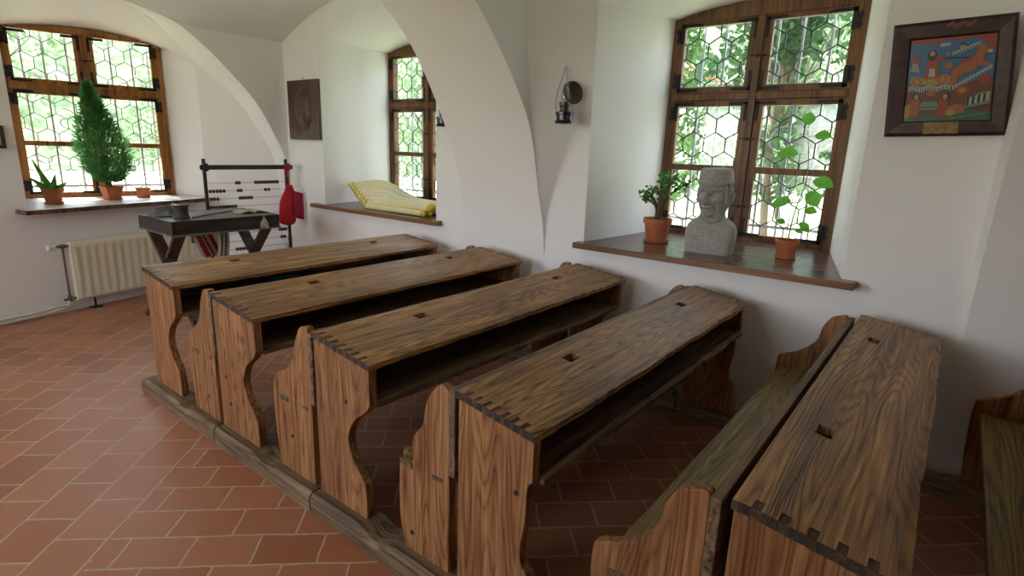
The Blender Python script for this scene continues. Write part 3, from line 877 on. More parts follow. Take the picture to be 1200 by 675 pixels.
# red bags hung on the right post
t = thing('red_cloth_bag', (AX+.03, AY1-.01, 1.055), 'bright red cloth bag hanging from the right post of the abacus', 'bag')
REDC = nmat('bright_red_cloth', (.55,.012,.018), (.38,.006,.012), 12, .75, .2)
bm = nb(); rows = []
for i in range(13):
    v = i/12; z = .02 - .38*v; r = []
    wd = .035 + .085*min(1, v*2.2)*(1-.15*v)
    for k in range(20):
        a = 2*PI*k/20; r.append((.030*math.sin(a)*(1+.3*math.sin(3*a+v*5))*(.5+.5*min(1,v*2)) + .036, -.045*v + wd*math.cos(a)*.85, z + .02*math.cos(a*2)*v))
    rows.append(r+[r[0]])
grid(bm, rows); bmesh.ops.remove_doubles(bm, verts=bm.verts, dist=1e-5); bmesh.ops.holes_fill(bm, edges=bm.edges[:]); link('bag_body', bm, REDC, t, smooth=True)
bm = nb(); rows = []
for i in range(9):
    v = i/8; rows.append([(.074+.006*math.sin(u*9), .02+.10*u, -.035-.27*v-.03*u) for u in (0,.25,.5,.75,1)])
grid(bm, rows); o = link('flap', bm, mat('crimson_cloth', (.36,.01,.05), .8), t, smooth=True); m = o.modifiers.new('s', 'SOLIDIFY'); m.thickness = .008
bm = nb()
tube(bm, smooth_pts([(.03,-.03,.01),(.045,-.045,.06),(.045,-.035,.15),(.045,-.01,.21)], 4), .007, 6); tube(bm, smooth_pts([(.03,.0,.01),(.05,-.01,.07),(.048,-.005,.15),(.045,-.005,.21)], 4), .006, 6)
link('strap', bm, REDC, t, smooth=True)
bm = nb()
for k in range(7):
    a = k*PI/3.5; tube(bm, [(.046,-.02,.19),(.05+.012*math.cos(a), -.02+.045*math.sin(a), .195+.03*math.cos(a))], [.013,.006], 6)
lathe(bm, [(.005,.16),(.02,.175),(.023,.19),(.018,.208),(.005,.215)], 12, (.046,-.015,0)); link('knot', bm, REDC, t, smooth=True)

# ------------------------------------------------------------------ wood relief on the north wall
t = thing('carved_relief', (-5.19, YW-.004, 1.80), 'dark carved wooden relief of a head hung left of the middle window', 'wood carving')
W_CARV = wood('carving_wood', (.03,.015,.010), (.095,.042,.028), (.17,.08,.055), 'z', .4, 7, .6, .3)
bm = nb(); box(bm, -.262, .262, -.03, 0, -.28, .28)
link('board', bm, W_CARV, t, bevel=.004)
bm = nb(); rows = []
for i in range(41):
    r = []
    for j in range(41):
        x, z = -.16+.36*i/40, -.24+.46*j/40
        u, v = (x-.02)/.135, (z-.02)/.2
        e = max(0, 1-u*u-v*v)**.5*.050
        e += .02*math.exp(-((x-.0)/.02)**2-((z-.0)/.05)**2)
        e -= .014*math.exp(-((x+.05)/.025)**2-((z-.05)/.014)**2) + .014*math.exp(-((x-.07)/.025)**2-((z-.05)/.014)**2)
        e -= .016*math.exp(-((x-.09)/.012)**2-((z+.09)/.06)**2) + .012*math.exp(-((x-.02)/.06)**2-((z-.10)/.008)**2)
        e += .008*math.sin(60*x+30*z)*(1 if z < -.05 else .3)*max(0, 1-u*u-v*v)
        r.append((x, -.030-max(.0004, e), z))
    rows.append(r)
grid(bm, rows); link('carved_head', bm, W_CARV, t, smooth=True)
bm = nb(); tube(bm, [(0,-.01,.28),(.005,-.02,.31)], .005, 6); link('hook', bm, mat('nail', (.4,.4,.4), .4, .7), t)

# ------------------------------------------------------------------ oil lamps
def oil_lamp(loc, rz, label):
    t = thing('oil_lamp', loc, label, 'oil lamp', 'oil lamps on the walls', rz)
    NAVY = mat('dark_glass', (.02,.02,.035), .15, spec=.7); TIN = mat('aged_tin', (.10,.075,.055), .4, .7)
    # local -y faces the room; bowl hangs in front of the wall
    c = (0, -.075, 0)
    bm = nb(); lathe(bm, [(.03,-.055),(.056,-.052),(.061,-.044),(.058,-.034),(.05,-.03),(.052,.0),(.058,.005),(.058,.014),(.05,.02),(.03,.022)], 26, c); link('oil_bowl', bm, NAVY, t, smooth='auto')
    bm = nb(); lathe(bm, [(.03,.022),(.028,.05),(.034,.054),(.036,.062),(.036,.078),(.03,.08)], 22, c); link('burner', bm, TIN, t, smooth='auto')
    bm = nb(); rows = [(.012,0),(.03,.004),(.05,.012),(.066,.024),(.070,.027),(.072,.023),(.05,.008),(.03,-.001),(.012,-.004)]
    lathe(bm, rows, 30, axis='y'); 
    R = Matrix.Rotation(math.radians(180), 4, 'Z') @ Matrix.Rotation(math.radians(10), 4, 'X')
    bm.transform(Matrix.Translation((.03, -.018, .135)) @ Matrix.Rotation(math.radians(35), 4, 'Z') @ R)
    link('reflector', bm, mat('copper_reflector', (.10,.06,.045), .4, .6), t, smooth='auto')
    bm = nb(); lathe(bm, [(.020,.08),(.026,.10),(.026,.125),(.018,.16),(.013,.19),(.0125,.19),(.0175,.16),(.025,.125),(.025,.10),(.019,.08)], 20, c, cap=False)
    link('glass_chimney', bm, GLASS, t, smooth=True)
    bm = nb()
    tube(bm, smooth_pts([(-.05,-.07,-.01),(-.06,-.05,.10),(-.035,-.012,.22),(-.01,-.006,.30)], 4), .0022, 6)
    tube(bm, smooth_pts([(.05,-.07,-.01),(.03,-.04,.12),(.0,-.012,.22),(-.01,-.006,.30)], 4), .0022, 6)
    tube(bm, [(0,-.012,-.05),(0,-.012,.08)], .004, 6)
    tube(bm, [(0,-.012,-.045),(0,-.07,-.045)], .004, 6)
    link('wire_hanger', bm, WIRE, t)
    return t
oil_lamp((-2.075, 3.165, 1.715), math.radians(28), 'dark oil lamp with round copper reflector on the wall left of the large window')
oil_lamp((-3.215, 3.28, 1.70), 0, 'oil lamp almost hidden behind the white arch beside the middle window')

# ------------------------------------------------------------------ icon painting
P = {'sky': (.05,.19,.42), 'red': (.42,.06,.025), 'orange': (.50,.14,.035), 'yel': (.50,.33,.05), 'white': (.55,.56,.52), 'green': (.06,.15,.10), 'dark': (.03,.025,.03), 'skin': (.5,.33,.2), 'brown': (.22,.07,.04), 'lgreen': (.22,.30,.18)}
PM = {k: mat('paint_'+k, tuple(c*.72+.012 for c in v), .35) for k, v in P.items()}; PK = list(PM)
t = thing('icon_painting', (-.135, YW-.012, 1.865), 'colourful folk icon in a wide dark red frame hung right of the large window', 'painting')
# slightly askew frame: corners in local x,z
FR = [(-.197,-.253), (.246,-.241), (.194,.236), (-.230,.226)]
def q(u, v):   # unit square to frame quad
    a, b, c, d = FR; return ((1-u)*(1-v)*a[0]+u*(1-v)*b[0]+u*v*c[0]+(1-u)*v*d[0], (1-u)*(1-v)*a[1]+u*(1-v)*b[1]+u*v*c[1]+(1-u)*v*d[1])
tilt = lambda u, v, y: (q(u, v)[0], y - .05*v, q(u, v)[1])
bm = nb()
o = [(0,0),(1,0),(1,1),(0,1)]; i_ = [(.15,.125),(.87,.125),(.87,.87),(.15,.87)]; i2 = [(.165,.14),(.855,.14),(.855,.855),(.165,.855)]
def ring(A, ya, B, yb):
    for k in range(4):
        k2 = (k+1) % 4
        bm.faces.new([bm.verts.new(tilt(*p)) for p in ((*A[k], ya), (*A[k2], ya), (*B[k2], yb), (*B[k], yb))])
ring(o, 0, o, -.024); m_ = [(.03,.03),(.97,.03),(.97,.97),(.03,.97)]; ring(o, -.024, m_, -.03); ring(m_, -.03, i_, -.026); ring(i_, -.026, i2, -.014); ring(o, 0, i2, -.012)
bmesh.ops.remove_doubles(bm, verts=bm.verts, dist=1e-5)
link('picture_frame', bm, nmat('oxblood_frame', (.028,.008,.009), (.065,.018,.018), 22, .4, .15), t)
bm = nb(); lvl = [-.0142]
def poly(pts, c, lift=True):
    if lift: lvl[0] -= .00006
    pts2 = [(.16+.70*u, .135+.725*v) for u, v in pts]
    f = bm.faces.new([bm.verts.new(tilt(u, v, lvl[0])) for u, v in pts2]); f.material_index = PK.index(c)
def blob(cx, cy, rx, ry, c, n=14, wob=0):
    poly([(cx+rx*math.cos(2*PI*k/n)*(1+wob*math.sin(k*2.3)), cy+ry*math.sin(2*PI*k/n)*(1+wob*math.cos(k*3.1))) for k in range(n)], c)
poly([(0,0),(1,0),(1,1),(0,1)], 'sky')
poly([(0,0),(1,0),(1,.52),(.62,.44),(.3,.40),(0,.42)], 'brown')
poly([(0,1),(0,.93),(.15,.95),(.3,.92),(.42,.97),(.6,.94),(.72,.98),(.86,.93),(1,.96),(1,1)], 'red')
poly([(.86,.96),(1,.92),(1,.80),(.92,.84)], 'red')
# cloud scallops
for k in range(17):
    u = .04+.03*k*1.0; v = .44-.06*math.sin(min(1, k/8)*PI/2)
    blob(u+.0, .405+.012*math.sin(k), .017, .035, 'white', 8); blob(u+.01, .40+.012*math.sin(k), .007, .022, 'dark', 6)
for k in range(13):
    u = .56+.036*k; v = .40+.02*k
    if u < .99: blob(u, v, .02, .028, 'white', 8); blob(u+.008, v-.004, .009, .014, 'sky', 6)
for k in range(9): blob(.53+.035*k, .80+.012*k, .02, .024, 'white', 8); blob(.535+.035*k, .795+.012*k, .009, .013, 'dark', 6)
# chariot and driver
poly([(.03,.53),(.10,.56),(.25,.52),(.45,.57),(.53,.52),(.50,.46),(.36,.44),(.2,.45),(.05,.45)], 'yel')
blob(.12,.49,.06,.055,'orange',12,.1); blob(.42,.50,.06,.055,'orange',12,.1); blob(.12,.49,.03,.03,'yel'); blob(.42,.50,.03,.03,'yel')
poly([(.20,.52),(.38,.52),(.36,.70),(.44,.76),(.46,.79),(.38,.79),(.30,.77),(.22,.74)], 'red')
poly([(.25,.54),(.33,.54),(.32,.64),(.26,.64)], 'white')
blob(.275,.80,.055,.065,'dark',14); blob(.275,.81,.032,.042,'skin',12); poly([(.25,.79),(.30,.79),(.28,.735)], 'dark')
blob(.46,.80,.02,.018,'skin',8)
blob(.48,.66,.05,.04,'orange',10,.2)
# horse leaping up to the right
poly([(.50,.45),(.53,.62),(.60,.66),(.72,.70),(.78,.78),(.80,.86),(.86,.90),(.90,.84),(.97,.80),(.95,.76),(.88,.78),(.86,.70),(.95,.66),(.94,.63),(.82,.64),(.76,.58),(.66,.56),(.60,.52),(.58,.44),(.55,.42)], 'orange')
poly([(.60,.66),(.72,.70),(.78,.78),(.74,.76),(.62,.70)], 'red')
poly([(.42,.76),(.70,.75),(.70,.735),(.42,.745)], 'dark')
blob(.93,.80,.028,.02,'white',8)
poly([(.02,.62),(.05,.72),(.12,.70),(.14,.60)], 'white'); poly([(.02,.74),(.02,.80),(.14,.79),(.12,.72)], 'red')
for k in range(4): poly([(.03+.025*k,.60),(.038+.025*k,.60),(.05+.025*k,.70),(.042+.025*k,.70)], 'dark')
blob(.62,.87,.035,.028,'skin',10); poly([(.58,.89),(.66,.89),(.64,.92),(.60,.92)], 'dark')
poly([(.36,.89),(.48,.90),(.48,.93),(.36,.925)], 'white')
# lower register
poly([(0,0),(1,0),(1,.10),(.75,.14),(.5,.06),(.25,.10),(0,.08)], 'green')
poly([(.15,.14),(.42,.14),(.38,.24),(.20,.24)], 'lgreen'); poly([(.17,.17),(.40,.17),(.39,.18),(.17,.18)], 'dark')
poly([(.05,.06),(.17,.06),(.18,.26),(.12,.30),(.06,.26)], 'orange'); blob(.12,.31,.04,.045,'dark',12); blob(.13,.305,.026,.034,'skin',10)
poly([(.38,.06),(.52,.05),(.52,.20),(.48,.28),(.41,.26)], 'red'); blob(.49,.30,.042,.047,'dark',12); blob(.475,.295,.026,.034,'skin',10)
poly([(0,.04),(.06,.05),(.06,.22),(0,.20)], 'yel')
blob(.66,.36,.09,.06,'red',14,.15); blob(.66,.365,.055,.04,'orange',12); blob(.66,.36,.03,.022,'yel')
blob(.90,.48,.07,.055,'red',12,.15); blob(.30,.345,.05,.04,'orange',12,.15)
blob(.62,.14,.10,.06,'orange',14,.12); blob(.55,.10,.06,.04,'yel',12)
poly([(.70,.14),(.98,.20),(.98,.34),(.86,.33),(.72,.24)], 'lgreen'); 
for k in range(8): poly([(.72+.03*k,.17+.008*k),(.745+.03*k,.18+.008*k),(.75+.03*k,.27+.008*k),(.725+.03*k,.265+.008*k)], 'white' if k % 2 else 'dark')
for k in range(5): poly([(.55+.08*k,.02+.012*k),(.63+.08*k,.035+.012*k),(.63+.08*k,.047+.012*k),(.55+.08*k,.03+.012*k)], 'lgreen')
link('painted_panel', bm, [PM[k] for k in PK], t, recalc=False)
bm = nb()
for (u0, u1, v0, v1, y) in ((.335,.62,.02,.125,-.036),): 
    A = [(u0,v0),(u1,v0),(u1,v1),(u0,v1)]; 
    va = [bm.verts.new(tilt(*p, y)) for p in A]; vb = [bm.verts.new(tilt(*p, -.024)) for p in A]
    bm.faces.new(va)
    for k in range(4): bm.faces.new([va[k], va[(k+1)%4], vb[(k+1)%4], vb[k]])
link('label_plate', bm, nmat('ochre_label', (.22,.12,.05), (.36,.24,.10), 60, .6), t)
bm = nb(); 
for k in range(9):
    u = .46+.026*k; v = .955+.012*math.sin(k*1.7)
    A = [(u,v-.03),(u+.02,v),(u+.006,v+.022),(u-.014,v-.01)]
    bm.faces.new([bm.verts.new(tilt(*p, -.0315)) for p in A])
link('worn_paint', bm, mat('rubbed_red', (.22,.07,.05), .6), t)
# picture at the left border of the view
t = thing('framed_picture', (*(w1(1.0)+n1*.004), 1.46), 'dark framed picture edge at the far left beside the corner window', 'picture', rz=math.atan2(D1.y, D1.x))
bm = nb(); ring2 = [(-.12,-.085),(.12,-.085),(.12,.085),(-.12,.085)]
for (a, b, c, d) in ((-.10,.092,-.085,-.06),(-.10,.092,.06,.085),(-.10,-.075,-.06,.06),(.067,.092,-.06,.06)): box(bm, a, b, -.022, 0, c, d)
link('picture_frame', bm, mat('dark_frame', (.03,.02,.018), .4), t, bevel=.002)
bm = nb(); box(bm, -.08, .07, -.012, -.003, -.065, .065); link('picture_sheet', bm, PAPER, t)

# ------------------------------------------------------------------ stone bust
def bust():
    t = thing('stone_bust', (-1.19, 3.545, .905), 'grey stone bust of a man in a round cap on the large window sill', 'bust', rz=math.radians(6))
    # torso : stacked superellipse sections, cut flat at the base
    bm = nb(); secs = []
    spec = [(0, .140, .085, .0, 5.0), (.02, .142, .088, .0, 5.0), (.08, .148, .092, 0, 4.2), (.14, .150, .090, 0, 3.6), (.175, .140, .082, 0, 3.0), (.20, .118, .072, .0, 2.6), (.215, .092, .064, -.002, 2.3), (.228, .080, .066, -.006, 2.1), (.245, .074, .066, -.010, 2.0), (.29, .074, .066, -.012, 2.0)]
    n = 40
    for z, a, b, dy, e in spec:
        r = []
        for k in range(n):
            th = 2*PI*k/n; c, s = math.cos(th), math.sin(th)
            x = a*abs(c)**(2/e)*(1 if c >= 0 else -1); y = b*abs(s)**(2/e)*(1 if s >= 0 else -1)+dy
            if y < 0 and z > .03:   # coat front seams
                y += .004*math.exp(-((x+.065)/.006)**2)
                y -= .006*math.exp(-(x/.05)**2)*math.exp(-((z-.15)/.05)**2)
            r.append((x, y, z))
        secs.append(r+[r[0]])
    grid(bm, secs); bmesh.ops.remove_doubles(bm, verts=bm.verts, dist=1e-5); bmesh.ops.holes_fill(bm, edges=bm.edges[:])
    link('shoulders', bm, STONE, t, smooth='auto')
    bm = nb(); tube(bm, [(-.062+.012*math.sin(z*30), -.0885-.0*z, z) for z in (.01,.05,.09,.13,.165)], .003, 6)
    tube(bm, smooth_pts([(-.06,-.066,.222),(-.04,-.083,.205),(0,-.088,.195),(.04,-.083,.205),(.06,-.066,.222)], 3), .006, 6); link('coat_edge', bm, STONE, t, smooth=True)
    # head with face, rotated a little towards its right
    bm = nb(); rows = []; nu, nv = 120, 90
    g = lambda x, z, cx, cz, sx, sz: math.exp(-((x-cx)/sx)**2-((z-cz)/sz)**2)
    for j in range(nv+1):
        ph = PI*j/nv; r = []
        zz = math.cos(ph)
        for i in range(nu+1):
            th = 2*PI*i/nu
            z = .128*zz; rad = math.sin(ph)**(.72 if zz < 0 else .5)
            jaw = 1 - .10*max(0, -zz)**1.5
            x = .094*rad*math.cos(th)*jaw; y = .108*rad*math.sin(th)
            if y < 0:  # face side
                fl = min(1, -y/.05)
                y *= (.93 if True else 1)
                d = 0
                d += .042*g(x, z, 0, .002, .013, .034) + .026*g(x, z, 0, -.026, .021, .011)           # nose
                d += .024*(g(x, z, -.038, .054, .030, .009)+g(x, z, .038, .054, .030, .009))          # brows
                d -= .036*(g(x, z, -.037, .030, .021, .014)+g(x, z, .037, .030, .021, .014))          # sockets
                d += .020*(g(x, z, -.037, .027, .012, .0065)+g(x, z, .037, .027, .012, .0065))        # eyes
                d += .016*(g(x, z, -.056, -.008, .018, .018)+g(x, z, .056, -.008, .018, .018))        # cheek bones
                d += .024*g(x, z, 0, -.052, .038, .008)                                               # moustache
                d -= .026*g(x, z, 0, -.067, .032, .0055)                                              # mouth line
                d += .018*g(x, z, 0, -.078, .022, .007)                                               # lower lip
                d -= .020*g(x, z, 0, -.090, .03, .006)
                d += .030*g(x, z, 0, -.108, .028, .013)                                               # chin
                d -= .024*(g(x, z, -.044, -.058, .010, .026)+g(x, z, .044, -.058, .010, .026))
                y -= d*fl
            else:
                y *= 1.0; x *= 1.0+.03*math.sin(z*90)*max(0, math.sin(th))
            r.append((x, y, z))
        rows.append(r)
    grid(bm, rows); bmesh.ops.remove_doubles(bm, verts=bm.verts, dist=1e-5)
    M = Matrix.Translation((.0, -.012, .345)) @ Matrix.Rotation(math.radians(-14), 4, 'Z') @ Matrix.Rotation(math.radians(3), 4, 'X')
    bm.transform(M)
    hd = link('head', bm, STONE, t, smooth=True)
    for s in (-1, 1):
        bm = nb(); tube(bm, smooth_pts([(s*.092,.012,.018),(s*.104,.026,.034),(s*.108,.032,.014),(s*.103,.022,-.014),(s*.092,.010,-.03)], 4), [.008+.0*k for k in range(17)], 8)
        tube(bm, [(s*.094,.02,.02),(s*.094,.018,-.02)], .013, 8); bm.transform(M); link('ear', bm, STONE, hd, smooth=True)
    # hair at the sides and back under the cap
    bm = nb(); rows = []
    for j in range(13):
        z = .086 - .12*j/12; r = []
        for i in range(41):
            th = math.radians(-22) + math.radians(224)*i/40
            w = .006+.004*math.sin(i*2.1)+.003*math.sin(j*2)
            k = max(.05, 1-(z/.135)**2)**(.25 if z > 0 else .5)
            r.append(((.096*k+w)*math.cos(th), (.110*k+w)*math.sin(th)+.002, z))
        rows.append(r)
    grid(bm, rows); bm.transform(M); o = link('hair', bm, STONE, t, smooth=True); m = o.modifiers.new('s', 'SOLIDIFY'); m.thickness = .012
    # round cap
    bm = nb(); lathe(bm, [(.097,.084),(.105,.086),(.106,.098),(.102,.101),(.100,.104),(.096,.150),(.090,.168),(.082,.174),(.03,.176)], 40)
    for v in bm.verts: v.co.y *= 1.08
    bm.transform(M); link('cap', bm, STONE, t, smooth='auto')
bust()

# ------------------------------------------------------------------ pots and plants
def pot(parent, r, h, saucer=True, square=False, m=None):
    m = m or TERRA
    bm = nb(); n = 28 if not square else 4
    pf = [(r*.68, 0.008), (r*.70, .010), (r*.90, h*.80), (r*.99, h*.80), (r*1.0, h), (r*.90, h), (r*.86, h*.85), (r*.80, h*.84)]
    if square:
        pf = [(r*.80,.008),(r*.86,.012),(r*1.2,h*.9),(r*1.3,h*.92),(r*1.3,h),(r*1.18,h),(r*1.1,h*.88)]
    lathe(bm, pf, n)
    if square: bm.transform(Matrix.Rotation(PI/4+.1, 4, 'Z'))
    link('plant_pot', bm, m, parent, smooth=(False if square else 'auto'), bevel=(.004 if square else 0))
    bm = nb(); lathe(bm, [(r*.05, h*.85), (r*.84, h*.865)] if not square else [(r*.05,h*.89),(r*1.12,h*.9)], n)
    if square: bm.transform(Matrix.Rotation(PI/4+.1, 4, 'Z'))
    link('soil', bm, SOIL, parent)
    if saucer:
        bm = nb(); lathe(bm, [(r*.7, 0), (r*.82, .002), (r*.90, .016), (r*.86, .016), (r*.78, .008)], n)
        if square: bm.transform(Matrix.Scale(1.15, 4) @ Matrix.Rotation(PI/4+.1, 4, 'Z'))
        link('saucer', bm, m, parent, smooth='auto')
def leaf(bm, base, d, up, L, W, curl=.15, mi=0, n=4):
    base, d = Vector(base), Vector(d).normalized(); s = d.cross(Vector(up)); 
    if s.length < 1e-3: s = Vector((1,0,0))
    s.normalize(); u = s.cross(d)
    A = []
    for k in range(n+1):
        t = k/n; w = W*math.sin(PI*min(1, t*.94+.04))**.8; c = base + d*L*t - u*curl*L*t*t
        A.append((bm.verts.new(c - s*w/2 + u*w*.12), bm.verts.new(c), bm.verts.new(c + s*w/2 + u*w*.12)))
    for a, b in zip(A, A[1:]):
        bm.faces.new([a[0], a[1], b[1], b[0]]).material_index = mi; bm.faces.new([a[1], a[2], b[2], b[1]]).material_index = mi
def rdir(r, zmin=-1):
    while True:
        v = Vector((r.uniform(-1,1), r.uniform(-1,1), r.uniform(-1,1)))
        if .1 < v.length < 1 and v.z > zmin: return v.normalized()

# aloe
t = thing('potted_aloe', (-6.16, 1.405, .905), 'potted aloe with one tall leaf at the left end of the corner window sill', 'potted plant')
pot(t, .080, .135)
LF = leaf_mat('aloe_green', (.09,.30,.05), (.20,.45,.10), .4, .25)
for (dx, dy, dz, L) in ((-.1,-.40,1,.27),(.15,.25,1,.14),(-.3,-1.0,.75,.18),(.1,1.0,.55,.13),(.7,0,.6,.11),(-.6,.5,.7,.12),(0,-.9,.35,.12)):
    bm = nb(); d = Vector((dx,dy,dz)).normalized(); pts = [Vector((0,0,.112))+d*L*k/6+Vector((0,0,.25*L*(k/6)**2*(.6-dz*.3))) for k in range(7)]
    tube(bm, pts, [.026,.026,.024,.020,.015,.009,.001], 8); 
    link('leaf', bm, LF, t, smooth=True)
# conifer
t = thing('potted_conifer', (-6.36, 1.905, .905), 'bushy green potted conifer in front of the corner window', 'potted plant')
pot(t, .085, .125, square=True)
bm = nb(); tube(bm, [(0,0,.10),(.004,-.01,.25),(0,-.035,.5),(0,-.085,.97)], [.011,.010,.007,.002], 8); link('stem', bm, mat('bark', (.10,.06,.035), .9), t, smooth=True)
r = random.Random(4)
for mname, cc, seed, cnt in (('foliage', leaf_mat('conifer_green', (.05,.20,.05), (.15,.38,.11), .6, .35), 4, 7500),):
    bm = nb()
    for k in range(cnt):
        h = r.random()**1.3*.87; z0 = .14+h
        R = interp([(0,.10),(.10,.185),(.30,.215),(.45,.165),(.62,.095),(.76,.045),(.87,.006)], h)
        a = r.uniform(0, 2*PI); q_ = math.sqrt(r.uniform(.15, 1))*r.uniform(.85,1.12); rad = R*q_
        p = Vector((rad*math.cos(a)*.9, rad*math.sin(a)-.085*(h/.85)**1.2, z0)) + Vector((0,0,.04*q_))
        d = (Vector((math.cos(a), math.sin(a), 1.1))*(.7) + rdir(r)*.7).normalized()
        leaf(bm, p, d, rdir(r), r.uniform(.03,.06), r.uniform(.007,.013), .05, 0, 2)
    link(mname, bm, cc, t)
bm = nb(); 
for k in range(110):
    h = r.uniform(.05,.8); a = r.uniform(0,2*PI); R = (.20*(1-h/.9)); tube(bm, [(0,0,.13+h*.9),(R*math.cos(a)*.8,R*math.sin(a)*.8-.085*(h/.85)**1.2,.16+h)], [.003,.001], 4)
link('twigs', bm, mat('twig', (.12,.07,.04), .9), t)
bm = nb(); bmesh.ops.create_icosphere(bm, subdivisions=2, radius=.014, matrix=Matrix.Translation((.10,.12,.47))); link('cone', bm, mat('cone_red', (.35,.08,.04), .7), t, smooth=True)
# small pot
t = thing('small_flowerpot', (-6.42, 2.19, .905), 'small terracotta pot at the right end of the corner window sill', 'flowerpot')
pot(t, .066, .098)
bm = nb(); 
for k in range(5): leaf(bm, (0,0,.084), (math.cos(k*1.3), math.sin(k*1.3), .8), (0,0,1), .035, .012)
link('sprout', bm, LF, t)
# jade plant
t = thing('potted_jade_plant', (-1.60, 3.66, .905), 'bushy jade plant in a terracotta pot left of the stone bust', 'potted plant')
pot(t, .098, .165)
JG = leaf_mat('jade_green', (.05,.20,.03), (.14,.36,.07), .35, .2); BRK = mat('bark_grey', (.11,.075,.05), .85)
r = random.Random(11); br = []
for k, (dx, dy, hh) in enumerate(((-.10,-.01,.16),(-.06,.05,.24),(.03,.0,.30),(.11,-.01,.30),(.17,.02,.27),(.0,.06,.33),(-.12,.04,.20),(.06,-.05,.22))):
    bm = nb(); b0 = Vector((r.uniform(-.02,.02), r.uniform(-.02,.02), .14)); b2 = Vector((dx, dy, .14+hh)); b1 = (b0+b2)/2 + Vector((-dx*.25, 0, .03))
    pts = [tuple(p) for p in (b0, b1, b2)]; tube(bm, smooth_pts(pts, 4), [.010,.0095,.009,.0085,.008,.0075,.007,.006,.005], 7); link('branch', bm, BRK, t, smooth=True); br.append((b1, b2))
bm = nb()
for b1, b2 in br:
    for k in range(34):
        p = b1.lerp(b2, r.uniform(.45, 1.1)) + rdir(r)*r.uniform(.0,.045); d = rdir(r, -.4)
        leaf(bm, p, d, rdir(r), r.uniform(.025,.042), r.uniform(.014,.022), .2, 0, 3)
link('foliage', bm, JG, t)
# tall leafy seedling
t = thing('potted_seedling', (-.775, 3.70, .905), 'tall thin plant with a few broad leaves in a pot right of the bust', 'potted plant')
pot(t, .068, .115)
bm = nb(); st = smooth_pts([(0,0,.09),(.02,.0,.30),(.045,.0,.50),(.10,.0,.68),(.04,.0,.80)], 5); st = smooth_pts([(0,0,.09),(.015,.0,.28),(.05,.0,.45),(.045,0,.60),(.02,.0,.74)], 5)
tube(bm, st, [.005-.003*k/20 for k in range(21)], 6); tube(bm, [(-.015,.01,.09),(-.005,.012,.62)], .0025, 6); link('stem', bm, mat('pale_stem', (.25,.30,.14), .6), t, smooth=True)
SG = leaf_mat('seedling_green', (.12,.42,.05), (.25,.60,.10), .4, .5)
for (x, z, L, W, dx, dz) in ((.02,.74,.07,.075,0,.8),(.02,.72,.085,.07,1,.05),(.03,.62,.11,.085,-1,.02),(.05,.48,.11,.085,.9,-.15),(.05,.44,.10,.09,.5,-.6),(.03,.36,.11,.075,-1,-.25),(.025,.30,.07,.06,.9,.0),(.02,.25,.075,.05,.7,-.5),(.015,.2,.05,.045,-.9,.3),(.0,.2,.045,.035,.5,-.2)):
    bm = nb(); e = Vector((x, 0, z)); d = Vector((dx, -.25, dz)).normalized(); p2 = e+d*.045
    tube(bm, [tuple(e), tuple(p2)], .0016, 5); leaf(bm, p2, d, (0,-.75,.6), L, W, .18, 0, 6); link('leaf', bm, SG, t, smooth=True)

# ------------------------------------------------------------------ yellow rolls on the middle sill
YL = nmat('yellow_paper', (.80,.72,.34), (.86,.80,.50), 20, .75); YC2 = mat('roll_end_yellow', (.66,.50,.05), .7); PALE = nmat('pale_sheet', (.80,.80,.70), (.78,.76,.52), 5, .6)
rr = random.Random(3)
def curved_roll(k, f, y, zl, xl, xr, zr, R, label, group):
    yl, yr = y
    t = thing('paper_roll', ((xl+xr)/2, (yl+yr)/2, .905), label, 'paper roll', group)
    bm = nb(); pts = []; cx = (xl+xr)/2
    for i in range(21):
        s_ = i/20; x = xl+(xr-xl)*s_
        e = 1/(1+math.exp((s_-.44-.02*f)*17)); z = zr + (zl+.085*f*min(1, s_/.4)-zr)*e; yy = yr + (yl-yr)*e - (yl+yr)/2
        pts.append((x-cx, yy, z-.905))
    tube(bm, pts, R, 12); link('roll_sheet', bm, [YL, PALE][k % 2], t, smooth='auto')
    for e, p2 in ((0, 1), (-1, -2)):
        bm = nb(); p = Vector(pts[e]); d = (p-Vector(pts[p2])).normalized()
        tube(bm, [tuple(p-d*.014), tuple(p-d*.004), tuple(p+d*.014), tuple(p+d*.026)], [R*1.02,R*1.15,R*1.08,R*.5], 10); link('roll_end', bm, YC2, t, smooth=True)
cnt = 0
for layer in range(2):
    n_ = 8-layer
    for k in range(n_):
        f = k/7; R = .026
        curved_roll(cnt, f, (3.352+.034*k+.015*layer, 3.352+.057*k+.027*layer), .932+.035*layer+.15*f, -4.38-.56*f+.012*rr.random(), -3.60+rr.uniform(-.07,.06), .933+.046*layer, R,
            'curved yellow paper roll in the lower layer of the bundle on the middle window sill' if layer == 0 else 'curved yellow paper roll on top of the bundle on the middle window sill',
            'yellow paper rolls, lower layer' if layer == 0 else 'yellow paper rolls, upper layer'); cnt += 1

